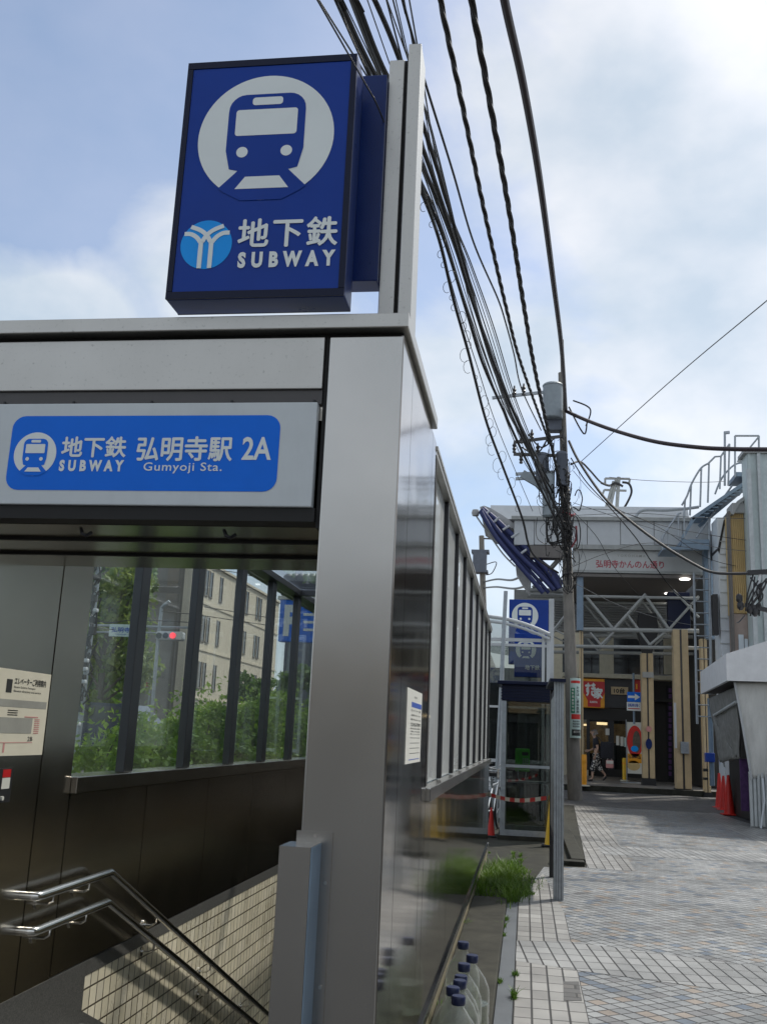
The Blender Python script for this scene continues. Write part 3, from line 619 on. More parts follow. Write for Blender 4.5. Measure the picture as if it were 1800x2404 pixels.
sk = thing('small_sticker', 'small red and white sticker with a keyhole plate below the cream notice', 'sticker', (XL,4.35,1.1))
mb = MB(); mb.box(XL,XL+.002,4.24,4.36,1.03,1.18); mb.build('plate', M['black'], sk)
mb = MB(); mb.box(XL+.002,XL+.003,4.27,4.34,1.14,1.175); mb.build('red_field', M['red'], sk)
mb = MB(); mb.box(XL+.002,XL+.003,4.27,4.34,1.09,1.138); mb.tube([(XL+.002,4.28,1.05),(XL+.012,4.28,1.05)],.01,10); mb.build('white_field', M['paper'], sk)
pn = thing('side_notice', 'white printed notice with a blue title bar on the steel side panel', 'notice', (XS,3.85,1.28))
ya, yb = at(952,1700,X=XS)[1], at(987,1700,X=XS)[1]
za, zb = at(944,1796,X=XS)[2], at(952,1612,X=XS)[2]
mb = MB(); mb.box(XS+.0005,XS+.003,ya,yb,za,zb); mb.build('sheet', M['paper'], pn)
H_ = zb-za; W_ = yb-ya
mb = MB(); mb.box(XS+.003,XS+.0035,ya+.28*W_,ya+.97*W_,za+.76*H_,za+.83*H_); mb.box(XS+.003,XS+.0035,ya+.2*W_,ya+.9*W_,za+.045*H_,za+.055*H_); mb.build('blue_print', M['blueprint'], pn)
mb = MB(); wtext(mb,'お知らせ',ya+.45*W_,za+.89*H_,.2*W_,.03*H_,XS+.0036)
for k,(s,zz,hh) in enumerate((('エレベーター工事',.70,.035),('ご迷惑をおかけします',.64,.025),('期間 平日 9:00〜17:00',.58,.025),('1234567890',.50,.05),('横浜市交通局 弘明寺駅',.46,.02),('ご理解とご協力をお願い',.42,.02),('申し上げます',.385,.018))):
    wtext(mb,s,ya+.25*W_,za+zz*H_,.66*W_,hh*H_,XS+.0036)
for zz in (.34,.27,.2,.13): mb.box(XS+.003,XS+.0035,ya+.25*W_,ya+.9*W_,za+zz*H_,za+(zz+.006)*H_)
mb.build('print', M['ink'], pn)

# ================================================================== BOTTLES, KERB PLANTS
def bottle():
    b = thing('water_bottle', 'x', 'bottle', (0,0,0), 'large plastic water bottles along the plinth')
    mb = MB(); mb.lathe([(.0,.0),(.066,.0),(.074,.012),(.074,.075),(.070,.085),(.074,.095),(.074,.19),(.070,.215),(.055,.255),(.032,.29),(.020,.305),(.019,.325)],(0,0,0),24); mb.build('body', M['bottle'], b, True)
    mb = MB(); mb.lathe([(.023,.318),(.025,.322),(.025,.348),(.022,.352)],(0,0,0),20); mb.build('cap', M['cap_blue'], b, True)
    mb = MB(); mb.lathe([(.0,.001),(.066,.001),(.071,.015),(.071,.14),(.0,.141)],(0,0,0),20); mb.build('water', M['bottle'], b, True)
    return b
blabels = ['large clear bottle at the far end of the row of blue capped bottles','large clear bottle standing out towards the gutter, right of the row','large clear bottle second from the far end against the plinth','large clear bottle with its cap almost hidden behind the next one','large clear bottle fourth along the plinth with blue cap','large clear bottle nearest the steel wall in the middle of the row','large clear bottle nearest the camera at the bottom edge']
b0 = bottle()
# cap pixel, then depth on the verge
for i, (px, py) in enumerate(((1087,2213),(1108,2244),(1089,2264),(1082,2292),(1079,2303),(1063,2319),(1076,2340))):
    p = at(px, py, Z=.035+.35)
    o = b0 if i == 0 else copy_tree(b0)
    o.location = (p[0], p[1], .036); o.rotation_euler.z = i*1.1; o['label'] = blabels[i]; o.scale = (1.16,1.16,1.0)
def blades(name, region, n, hmin, hmax, m, lean=.5, wd=.006):
    vs = []; fs = []
    for k in range(n):
        x, y, z, s = region(); a = random.uniform(0, 6.283); h = random.uniform(hmin, hmax)*s; l = random.uniform(.1, lean)*h
        dx, dy = math.cos(a), math.sin(a); wx, wy = -dy*wd, dx*wd; o = len(vs)
        vs += [(x-wx,y-wy,z),(x+wx,y+wy,z),(x+dx*l*.4+wx*.8,y+dy*l*.4+wy*.8,z+h*.6),(x+dx*l*.4-wx*.8,y+dy*l*.4-wy*.8,z+h*.6),(x+dx*l,y+dy*l,z+h)]
        fs += [(o,o+1,o+2,o+3),(o+3,o+2,o+4)]
    mb = MB(); mb.v = vs; mb.f = fs; mb.m = [0]*len(fs); return mb.build(name, m)
random.seed(17); _cl = []
while len(_cl) < 95:
    x, y = random.uniform(-.44,.14), random.uniform(9.0,12.2); e = ((x+.20)/.27)**2+((y-10.6)/1.4)**2
    if e < random.uniform(.5,1.35): _cl.append((x, y, random.uniform(.35,1.15)*(1 if x < -.05 else .6), random.uniform(.02,.09)))
for k in range(60):                      # stray tufts along the plinth and the gutter joint
    y = random.uniform(4.2,13.5); x = random.choice((-.44,-.15,-.05)) + random.gauss(0,.008)
    _cl.append((x, y, random.uniform(.15,.45), .012))
def gregion():
    c = random.choice(_cl); return c[0]+random.gauss(0,c[3]*.7), c[1]+random.gauss(0,c[3]*1.6), -.006, c[2]
g = blades('grass_tuft', gregion, 5600, .04, .17, M['grass'], 1.5, .0040)
tag(g, 'bright green grass growing at the foot of the steel wall', 'grass', kind='stuff')
def leaves(n, region, size, m, name, parent, jitter=.5):
    """many small leaf quads spread through a volume"""
    vs = np.zeros((n*4,3)); 
    for k in range(n):
        p = Vector(region()); a = Vector((random.gauss(0,1),random.gauss(0,1),random.gauss(0,1)+.4)).normalized(); s = size*random.uniform(.6,1.4)
        t = a.orthogonal().normalized(); t = (Matrix.Rotation(random.uniform(0,6.28),3,a) @ t); bb = a.cross(t)
        q = [p-t*s*.9, p+bb*s*.42, p+t*s*.9, p-bb*s*.42]
        for j in range(4): vs[k*4+j] = q[j]
    mb = MB(); mb.v = [tuple(x) for x in vs]; mb.f = [(4*k,4*k+1,4*k+2,4*k+3) for k in range(n)]; mb.m = [0]*n
    return mb.build(name, m, parent)
def blobs_region(blobs):
    wts = np.array([b[3]**2 for b in blobs]); wts = wts/wts.sum()
    def f():
        b = blobs[int(RNG.choice(len(blobs), p=wts))]
        d = Vector((random.gauss(0,1),random.gauss(0,1),random.gauss(0,1))).normalized()*b[3]*random.uniform(.55,1.05)
        return (b[0]+d.x, b[1]+d.y, b[2]+d.z*.85)
    return f
def tree(name, label, x, y, h, cr, m, n=3500, size=.16, seed=0, group=None, base=.25, z0=0):
    random.seed(seed); t = thing(name, label, 'tree', (x,y,z0), group)
    mb = MB(); mb.tube([(x,y,z0-.05),(x+.05,y,z0+h*.25),(x-.05,y+.05,z0+h*.55),(x,y,z0+h*.85)],[cr*.075,cr*.055,cr*.04,cr*.012],8)
    bl = []
    for k in range(14):
        a = random.uniform(0,6.28); hz = random.uniform(base,.95)*h; rad = cr*(1.05-abs(hz/h-.55))*random.uniform(.3,.8)
        c = (x+rad*math.cos(a), y+rad*math.sin(a), z0+hz); bl.append((*c, cr*random.uniform(.28,.5)))
        mb.tube([(x,y,z0+hz*.72),((x+c[0])/2,(y+c[1])/2,z0+hz*.85),c],[cr*.03,cr*.02,cr*.006],5)
    mb.build('trunk', M['bark'], t)
    leaves(n, blobs_region(bl), size, m, 'crown', t); return t
# hedge behind the left wall: separate shrubs
sh = 0
for k, (y, hh, x) in enumerate(((5.5,1.62,-3.2),(6.6,1.80,-3.25),(7.6,1.75,-3.3),(8.7,1.80,-3.3),(9.9,1.80,-3.35),(11.1,1.85,-3.4),(12.4,2.1,-3.5),(13.9,2.2,-3.6),(15.6,2.1,-3.8))):
    random.seed(100+k)
    labs = ['low leafy shrub behind the first stair window','green shrub behind the second stair window','bushy shrub behind the third stair window','taller shrub with loose twigs behind the fourth stair window','tall shrub behind the fifth stair window','tall dark shrub behind the sixth stair window','tall shrub near the far end of the stair windows','loose tall shrub beyond the end of the stair windows','farthest shrub of the hedge beside the stair entrance']
    t = thing('shrub', labs[k], 'shrub', (x,y,0), 'shrubs along the left side of the entrance')
    mb = MB(); bl = []
    for j in range(9):
        a = random.uniform(0,6.28); r0 = random.uniform(.1,.5); hz = random.uniform(.22,.80)*hh
        c = (x+r0*math.cos(a), y+1.15*r0*math.sin(a), hz); bl.append((*c, random.uniform(.24,.34)))
        mb.tube([(x,y,-.05),(x+.3*(c[0]-x),y+.3*(c[1]-y),hz*.5),(c[0],c[1],hz+.2)],[.018,.012,.004],5)
    mb.build('stem', M['bark'], t)
    leaves(6000, blobs_region(bl), .036, M['leaf_hedge'], 'foliage', t)
    def twig():
        a = random.choice(bl); return (a[0]+random.gauss(0,.18), a[1]+random.gauss(0,.18), a[2]+random.uniform(.1,.50))
    leaves(260, twig, .034, M['leaf_hedge'], 'loose_twigs', t)
exec_later = []
def rect(x0, y0, x1, y1, Y):
    """world x0,x1,z0,z1 of a photograph rectangle (y0 top, y1 bottom) standing on the plane y=Y"""
    xm, ym = (x0+x1)/2, (y0+y1)/2
    return at(x0, ym, Y=Y)[0], at(x1, ym, Y=Y)[0], at(xm, y1, Y=Y)[2], at(xm, y0, Y=Y)[2]
def pbox(mb, x0, y0, x1, y1, Y, d, mi=0, b=0):
    a, c, e, f = rect(x0, y0, x1, y1, Y)
    if b: return mb.bbox(a, c, Y, Y+d, e, f, b, mi)
    return mb.box(a, c, Y, Y+d, e, f, mi)
def one(name, label, cat, m, fn, group=None, smooth=False):
    mb = MB(); fn(mb); o = mb.build(name, m, None, smooth); return tag(o, label, cat, group)
# ================================================================== GLASS SHELTER behind, with its own blue sign
gs = thing('glass_shelter', 'glazed second subway entrance with curved white roof edge behind the phone booth', 'subway entrance', (-.2,19,0))
G = 19.0; gx0, gx1 = -2.2, .40
top = [(gx0,3.80),(-1.2,3.78),(-.8,3.72),(-.35,3.66),(.05,3.55),(.42,3.40)]
mb = MB(); mb.tube(smooth_pts([(x,G-.12,z) for x,z in top],5),.035,8); mb.tube(smooth_pts([(x,G-.12,z-.09) for x,z in top],5),.028,8); mb.tube([(.42,G-.12,3.40),(.44,27,3.30)],.04,8); mb.build('roof_rim', M['white_panel'], gs, True)
mb = MB(); P = smooth_pts([(x,0,z-.03) for x,z in top],5)
mb.add([(p.x,G-.1,p.z) for p in P]+[(p.x,27,p.z) for p in P],[(i,i+1,len(P)+i+1,len(P)+i) for i in range(len(P)-1)]); mb.build('roof_glass', M['glass'], gs)
mb = MB(); mb.box(gx0,gx1,G-.02,G+.04,3.26,3.32); mb.box(gx0,gx1,G-.03,G+.05,3.16,3.21); mb.box(gx0,gx1,G-.03,G+.05,1.0,1.06); mb.box(gx0,gx1,G-.02,G+.04,2.0,2.04)
mb.build('transom', M['white_panel'], gs)
for x in (-2.15,-1.3,-.45,.31,.40):
    mb = MB(); mb.bbox(x-.028,x+.028,G-.04,G+.04,0,3.42 if x > .3 else 3.6,.005); mb.build('post', M['white_panel'], gs)
mb = MB(); mb.box(gx0,gx1,G-.004,G+.004,.05,3.16); mb.build('front_pane', M['glass_shop'], gs)
for y in np.arange(20,27,1.0):
    mb = MB(); mb.bbox(.36,.43,y-.03,y+.03,0,3.32,.004); mb.build('side_mullion', M['steel_dark2'], gs)
mb = MB(); mb.box(.385,.395,G+.05,27,.05,3.25); mb.build('side_pane', M['glass_shop'], gs)
mb = MB(); mb.box(.36,.44,G+.05,27,-.02,1.0); mb.build('side_panel', M['steel_dark'], gs)
mb = MB(); mb.box(-1.6,-.2,21.5,24.5,0,2.6); mb.box(-1.62,-.18,21.45,24.5,2.05,2.25); mb.build('lift_shaft', M['steel_dark2'], gs)
mb = MB(); mb.box(gx0,gx1-.1,26.8,27,0,3.3); mb.build('back_wall', M['louver'], gs)
s2 = thing('subway_sign', 'smaller blue subway sign with train emblem on a white post behind the glass shelter', 'sign', (.1,27.6,0))
Y2 = 27.5
a, c, e, f = rect(1194,1408,1287,1560,Y2)
mb = MB(); mb.bbox(a,c,Y2,Y2+.3,e,f,.01); mb.build('box', M['blue_sign'], s2)
mw, mbl = MB(), MB(); cc = at(1232,1446,Y=Y2); rr2 = at(1263,1446,Y=Y2)[0]-cc[0]
logo(mw,mbl,(cc[0],Y2-.004,cc[2]),rr2,Y2); em = mw.build('train_emblem', M['letter'], s2); mbl.build('emblem_train', M['blue_sign'], em)
mb = MB(); ptext(mb,'地下鉄',1232,1500,1280,1516,Y2,.03); ptext(mb,'SUBWAY',1232,1520,1280,1532,Y2,.03); mb.build('lettering', M['letter'], s2)
a, c, e, f = rect(1287,1406,1300,1560,Y2)
mb = MB(); mb.bbox(a+.01,c,Y2,Y2+.16,0,f,.01); mb.build('post', M['white_panel'], s2)
s3 = thing('subway_sign','blue sign body standing in for a reflection in the shelter glass below the other sign','sign',(.0,20.6,1.6)); Y3 = 20.6  # added solid sign in place of the mirror image in the shelter glass
a, c, e, f = rect(1207,1488,1272,1590,Y3)
mb = MB(); mb.bbox(a,c,Y3,Y3+.2,e,f,.01); mb.build('box', M['blue_sign'], s3)
mw, mbl = MB(), MB(); cc = at(1234,1526,Y=Y3); rr2 = at(1258,1526,Y=Y3)[0]-cc[0]
logo(mw,mbl,(cc[0],Y3-.004,cc[2]),rr2,Y3); em = mw.build('train_emblem', M['letter'], s3); mbl.build('emblem_train', M['blue_sign'], em)
mb = MB(); ptext(mb,'地下鉄',1232,1562,1266,1573,Y3,.03); mb.build('lettering', M['letter'], s3)
mb = MB(); mb.tube([((a+c)/2,Y3+.1,0),((a+c)/2,Y3+.1,e)],.05,10); mb.build('post', M['galv'], s3, True)
one('steel_post', 'thin grey steel post standing left of the phone booth roof', 'post', M['galv'], lambda m: m.tube([at(1160,1950,Y=17.2)[:2]+(0,),at(1187,1388,Y=17.2)],.035,10), smooth=True)
# ================================================================== PHONE BOOTH
pb = thing('phone_booth', 'dark framed telephone booth with louvred navy header and glass panes', 'phone booth', (-.05,15.3,0))
bx0, bx1, by0, by1 = -.36, .46, 15.0, 15.9
mb = MB(); mb.bbox(bx0-.07,bx1+.06,by0-.08,by1+.08,2.22,2.275,.012); mb.build('roof', M['navy_dark'], pb)
mb = MB(); mb.box(bx0,bx1,by0,by1,1.98,2.22)
for k in range(5): mb.box(bx0-.012,bx1+.012,by0-.014,by1+.01,2.0+k*.042,2.022+k*.042)
mb.build('header', M['navy_dark'], pb)
for x, mm in ((bx0,M['galv']),(bx1-.07,M['navy_dark'])):
    for y in (by0,by1-.06):
        mb = MB(); mb.bbox(x,x+.07,y,y+.06,.0,1.98,.006); mb.build('corner_post', mm, pb)
mb = MB(); mb.box(bx0+.07,bx1-.07,by0,by0+.04,1.02,1.06); mb.box(bx0+.07,bx1-.07,by0,by0+.04,.02,.14); mb.box(bx0+.07,bx1-.07,by1-.04,by1,.02,.14); mb.build('door_rail', M['galv'], pb)
mb = MB(); mb.box(bx0+.07,bx1-.07,by0+.015,by0+.022,.14,1.97); mb.build('door_pane', M['glass_shop'], pb)
mb = MB(); mb.box(bx0+.03,bx0+.036,by0+.06,by1-.06,.14,1.97); mb.box(bx1-.036,bx1-.03,by0+.06,by1-.06,.14,1.97); mb.build('side_pane', M['glass_shop'], pb)
mb = MB(); mb.box(bx0+.07,bx1-.07,by1-.03,by1-.02,.14,1.97); mb.build('back_pane', M['glass_shop'], pb)
mb = MB(); mb.box(bx0-.03,bx1+.03,by0-.03,by1+.03,-.02,.06); mb.build('base', M['concrete'], pb)
mb = MB(); mb.box(bx0+.08,bx1-.08,by1-.32,by1-.06,.78,.81); mb.build('shelf', M['galv'], pb)
ph = thing('pay_phone', 'lime green pay phone inside the booth', 'pay phone', (-.1,15.5,.8))
a, c, e, f = rect(1209,1758,1243,1812,15.45)
mb = MB(); mb.bbox(a,c,15.45,15.75,e,f,.015); mb.build('body', M['green_phone'], ph)
mb = MB(); mb.bbox(a+.02,a+.065,15.42,15.449,e+.05,f-.03,.01); mb.bbox(a+.015,a+.07,15.40,15.44,f-.09,f-.02,.012); mb.bbox(a+.015,a+.07,15.40,15.44,e+.03,e+.09,.012); mb.build('handset', M['green_phone'], ph)
mb = MB()
for i in range(3):
    for j in range(4): mb.box(a+.11+i*.032,a+.132+i*.032,15.443,15.45,e+.08+j*.032,e+.102+j*.032)
mb.build('keypad', M['galv'], ph)
mb = MB(); mb.box(a+.10,c-.02,15.444,15.45,f-.10,f-.05); mb.build('display', M['ink'], ph)
mb = MB(); mb.tube(smooth_pts([(a+.04,15.42,e+.03),(a+.05,15.40,e-.10),(a+.11,15.42,e-.16),(a+.16,15.44,e-.06),(a+.17,15.46,e)],5),.006,6); mb.build('cord', M['galv'], ph)
# ================================================================== edge-on notice board
nb = thing('notice_board', 'tall narrow notice board seen edge on, grey and black posts on the path edge', 'notice board', (.30,9.7,0))
mb = MB()
for k in range(4): mb.bbox(.262+k*.0235,.284+k*.0235,9.62,9.70,-.02,1.97,.003)
mb.box(.264,.352,9.66,9.705,-.02,1.95); mb.build('post', M['galv'], nb)
mb = MB(); mb.bbox(.262,.325,11.18,11.26,-.02,1.97,.004); mb.build('post', M['black'], nb)
mb = MB(); mb.bbox(.272,.312,9.71,11.175,.45,1.92,.004); mb.build('board', M['navy_dark'], nb)
mb = MB(); mb.box(.268,.2715,9.80,11.10,.55,1.85); mb.build('board_face', M['galv'], nb)
mb = MB(); mb.poly([(.22,9.56,1.965),(.37,9.56,1.965),(.37,11.32,1.985),(.22,11.32,1.985)],(0,0,.03)); mb.build('cap', M['navy_dark'], nb)
# ================================================================== cones, barrier tape, bicycles
def cone(name, label, x, y, h, m, group=None, base=None, z=0):
    t = thing(name, label, 'traffic cone', (x,y,z), group); s = h*.36
    mb = MB(); mb.lathe([(s*.40,.025),(s*.38,.04),(s*.10,h-.02),(s*.085,h),(s*.02,h)],(x,y,z),24); mb.build('cone_body', m, t, True)
    mb = MB(); mb.bbox(x-s*.55,x+s*.55,y-s*.55,y+s*.55,z,z+.028,.01); mb.build('cone_base', base or m, t); return t
p = at(1152,1957,Z=0); cone('traffic_cone','red traffic cone on a black base behind the end of the steel wall',p[0]+.02,p[1]-.6,.42,M['cone_red'],None,M['black'])
p = at(1268,1972,Z=0); cone('traffic_cone','yellow traffic cone on a black base beside the phone booth',p[0]+.13,p[1]-.9,.62,M['yellow'],None,M['black'])
bt = thing('barrier_tape', 'red and white striped barrier tape strung from the steel wall to the notice board', 'barrier tape', (0,12,.7))
A = Vector(at(1143,1864,Y=YE+.03)); B = Vector(at(1282,1874,Y=11.2)); nn = 12
for col_, par in (('red',0),('paper',1)):
    for k in range(nn):
        if k % 2 == par: continue
        mb = MB()
        q = [A.lerp(B,t)-UZ*.05*math.sin(math.pi*t) for t in (k/nn,(k+1)/nn)]
        mb.add([q[0]-UZ*.022+UY*.001,q[1]-UZ*.022+UY*.001,q[1]+UZ*.022-UY*.004,q[0]+UZ*.022-UY*.004],[(0,1,2,3)])
        mb.build('red_stripe' if par == 0 else 'white_stripe', M[col_], bt)
def bicycle():
    b = thing('bicycle','x','bicycle',(0,0,0),'parked bicycles behind the entrance')
    for y in (-.52,.52):
        mb = MB(); mb.tube([(0,y+.32*math.cos(a*math.pi/12),.33+.32*math.sin(a*math.pi/12)) for a in range(25)],.018,6,False); wh = mb.build('tyre', M['black'], b, True)
        mb = MB()
        for a in range(9): mb.tube([(0,y,.33),(0,y+.30*math.cos(a*.698),.33+.30*math.sin(a*.698))],.0025,4)
        mb.build('spokes', M['galv'], wh)
    mb = MB(); fr = [((0,.52,.33),(0,.40,.85)),((0,.42,.78),(0,.0,.32)),((0,0,.32),(0,-.15,.80)),((0,-.15,.7),(0,.42,.72)),((0,0,.32),(0,-.52,.33)),((0,-.13,.65),(0,-.52,.33))]
    for q in fr: mb.tube(q,.016,7)
    mb.build('frame', M['galv'], b, True)
    mb = MB(); mb.tube(smooth_pts([(-.27,.22,.98),(-.24,.36,.99),(0,.40,.93),(.24,.36,.99),(.27,.22,.98)],4),.012,7); mb.tube([(0,.40,.80),(0,.395,.94)],.014,7); mb.build('handlebar', M['chrome'], b, True)
    mb = MB(); mb.poly([(-.05,.02,.84),(.05,.02,.84),(.09,-.22,.84),(-.09,-.22,.84)],(0,0,.055)); mb.build('saddle', M['black'], b)
    mb = MB()
    for (xa,ya,xb,yb_) in ((-.17,.48,.17,.48),(-.17,.74,.17,.74),(-.17,.48,-.17,.74),(.17,.48,.17,.74)):
        for z in (.66,.74,.82,.90): mb.tube([(xa,ya,z),(xb,yb_,z)],.005,4)
    for x in (-.17,-.06,.06,.17):
        for y in (.48,.74): mb.tube([(x,y,.66),(x,y,.90)],.005,4)
    mb.build('basket', M['galv'], b); return b
bk = bicycle()
for i, (x, y, rz, lab) in enumerate(((-.50,16.2,-.15,'parked bicycle nearest the end of the steel wall'),(-.58,17.2,.1,'parked bicycle behind the first one by the glass shelter'),(-.95,18.2,-.3,'parked bicycle farthest back beside the glass shelter'))):
    o = bk if i == 0 else copy_tree(bk); o.location = (x,y,0); o.rotation_euler.z = rz; o['label'] = lab
# ================================================================== UTILITY POLE
P0 = Vector((1.235,26,0)); P1 = Vector((.83,26,12.36))
def on_pole(z): return P0.lerp(P1, z/12.36)
up = thing('utility_pole', 'weathered concrete utility pole carrying transformers and many black cables', 'utility pole', tuple(P0))
rad = lambda z: .185-.009*z
mb = MB(); mb.tube([on_pole(z) for z in (-.1,3,6,9,11.4)],[rad(z) for z in (0,3,6,9,11.4)],16); mb.tube([on_pole(10.3)+Vector((.04,-.05,0)),on_pole(12.36)+Vector((.04,-.05,0))],.055,10); mb.build('shaft', M['pole'], up, True)
def tank(mb, c, r, h): mb.lathe([(r*.9,0),(r,.03),(r,h-.06),(r*1.05,h-.05),(r*1.05,h-.02),(r*.92,h+.02),(r*.3,h+.06)], c, 20)
a = at(1297,985,Y=25.8); b = at(1297,905,Y=25.8)
mb = MB(); tank(mb,(a[0],25.75,a[2]),.27,b[2]-a[2]); mb.build('transformer', M['trafo'], up, True)
mb = MB(); a = at(1300,1012,Y=25.9); mb.box(a[0]-.2,a[0]+.2,25.75,26.1,a[2],a[2]+.32); mb.build('switch_box', M['trafo_dark'], up)
mb = MB(); a = at(1272,1090,Y=25.8); tank(mb,(a[0],25.7,a[2]-.5),.17,.75); a = at(1318,1100,Y=25.7); tank(mb,(a[0],25.6,a[2]-.5),.15,.9); mb.build('cable_closure', M['trafo_dark'], up, True)
mb = MB(); a = at(1287,1170,Y=25.7); mb.lathe([(.10,-.55),(.16,-.5),(.16,.6),(.10,.7)],(a[0],25.6,a[2]),14); a = at(1305,1235,Y=25.6)
mb.build('splice_case', M['trafo'], up, True)
for (xa,ya,xb,yb_) in ((1155,934,1300,918),(1208,1038,1320,1024),(1205,1066,1318,1070),(1210,1113,1300,1108),(1210,1124,1285,1120)):
    mb = MB(); mb.bar(at(xa,ya,Y=25.7), at(xb,yb_,Y=25.8), .075,.075); mb.build('crossarm', M['galv'] if ya < 960 or ya > 1100 else M['insul'], up)
mb = MB(); mb.bar(at(1240,1120,Y=25.7), at(1318,1205,Y=25.9), .06); mb.bar(at(1225,1112,Y=25.7), at(1290,1150,Y=25.8), .09,.22); mb.build('brace', M['trafo'], up)
for (x,y) in ((1207,915),(1229,910),(1224,1023),(1248,1018),(1207,1045),(1262,1050),(1223,1070),(1268,1098)):
    mb = MB(); q = at(x,y,Y=25.7); mb.lathe([(.03,-.22),(.055,-.2),(.035,-.15),(.06,-.1),(.035,-.06),(.06,0),(.03,.05),(.02,.12)], q, 10); mb.build('insulator', M['insul'], up, True)
random.seed(21); mb = MB()
for k in range(120):                                     # wound and looped service cables on the pole
    py = random.triangular(1000,1400,1240); px = 1318+ (py-900)*.03 + random.gauss(-16,20)
    if py > 1275: px = 1328+random.gauss(0,16)
    c = Vector(at(px,py,Y=25.7-random.random()*.25)); rx, rz = random.uniform(.04,.20), random.uniform(.12,.50); a0 = random.uniform(0,6.28); sp = random.uniform(2,6.5); tl = random.uniform(-.4,.4)
    mb.tube(smooth_pts([c+Vector((rx*math.cos(a0+sp*t/7)+tl*t*.03,random.uniform(-.1,.1),rz*math.sin(a0+sp*t/7)+random.gauss(0,.03))) for t in range(8)],3),random.choice((.005,.007,.010,.016)),5)
for k in range(16):
    z = 6.6+k*.12; c = on_pole(z); mb.tube([c+Vector((rad(z)*1.12*math.cos(t*.63),rad(z)*1.12*math.sin(t*.63),random.gauss(0,.03))) for t in range(11)],.02,5)
for (x0,y0,x1,y1,xm,ym) in ((1282,1225,1325,1270,1290,1275),(1284,1180,1322,1266,1285,1268),(1300,1200,1322,1240,1305,1255),(1345,940,1375,1000,1385,960),(1335,955,1378,985,1370,1018),(1290,1020,1225,1050,1260,1065),(1300,1030,1240,1020,1270,1050)):
    mb.tube(smooth_pts([at(x0,y0,Y=25.6),at(xm,ym,Y=25.5),at(x1,y1,Y=25.7)],8),.022,6)
for k in range(8):
    q = random.uniform(-6,8); mb.tube(smooth_pts([at(1322+q,1000+k*25,Y=25.7),at(1326+q,1150+k*12,Y=25.65),at(1333+q,1330+k*8,Y=25.7)],6),.018,5)
mb.build('wire_tangle', M['cable'], up, True)
mb = MB(); c = on_pole(7.35); mb.tube([c+Vector((.24*math.cos(t*.63),.24*math.sin(t*.63),.05*math.sin(t*2))) for t in range(11)],.03,6); mb.tube(smooth_pts([at(1340,1285,Y=25.7),at(1352,1265,Y=25.7),at(1352,1235,Y=25.7)],5),.03,6); mb.build('red_guard', M['red_text'], up, True)
ps = thing('pole_advert', 'narrow white and green street number advert strapped to the utility pole', 'sign', tuple(on_pole(4)))
mb = MB(); a,c,e,f = rect(1337,1592,1364,1733,25.7); ar = (c-a)/2
V = []; 
cx_ = (a+c)/2
mb.add([(cx_+1.05*ar*math.sin(t), 25.98-.28*math.cos(t), z) for z in (e,f) for t in np.linspace(-1.25,1.25,9)],[(i,i+1,10+i,9+i) for i in range(8)]); mb.build('plate', M['palegreen'], ps, True)
def onplate(mb, px0,py0,px1,py1):
    mb2 = rect(px0,py0,px1,py1,25.7)
    t0 = math.asin(max(-1,min(1,(mb2[0]-cx_)/(1.05*ar)))); t1 = math.asin(max(-1,min(1,(mb2[1]-cx_)/(1.05*ar))))
    mb.add([(cx_+1.05*ar*math.sin(t), 25.972-.28*math.cos(t), z) for z in (mb2[2],mb2[3]) for t in np.linspace(t0,t1,5)],[(i,i+1,6+i,5+i) for i in range(4)])
mb = MB(); onplate(mb,1340,1615,1349,1674); mb.build('green_field', M['green_sign'], ps)
mb = MB(); onplate(mb,1341,1677,1363,1689); onplate(mb,1340,1598,1362,1604); mb.build('red_field', M['cone_red'], ps)
mb = MB(); onplate(mb,1342,1713,1364,1728); mb.build('black_field', M['ink'], ps)
mb = MB(); mb.box(a-.03,c+.03,25.74,25.76,e-.01,f+.01) if 0 else None
for i, ch in enumerate('無料相談受付中'): ptext(mb,ch,1342,1617+i*8,1347,1623+i*8,25.68,.03)
for i, ch in enumerate('南区弘明'): ptext(mb,ch,1346+i*4,1716,1349+i*4,1721,25.68,.02)
mb.build('white_print', M['paper'], ps)
mb = MB()
for i, ch in enumerate('たかはし歯科医院'): ptext(mb,ch,1353,1612+i*8,1359,1618.5+i*8,25.68,.03)
for k in range(3): ptext(mb,'電話相談',1344,1692+k*6,1360,1696+k*6,25.68,.02)
mb.build('print', M['ink'], ps)
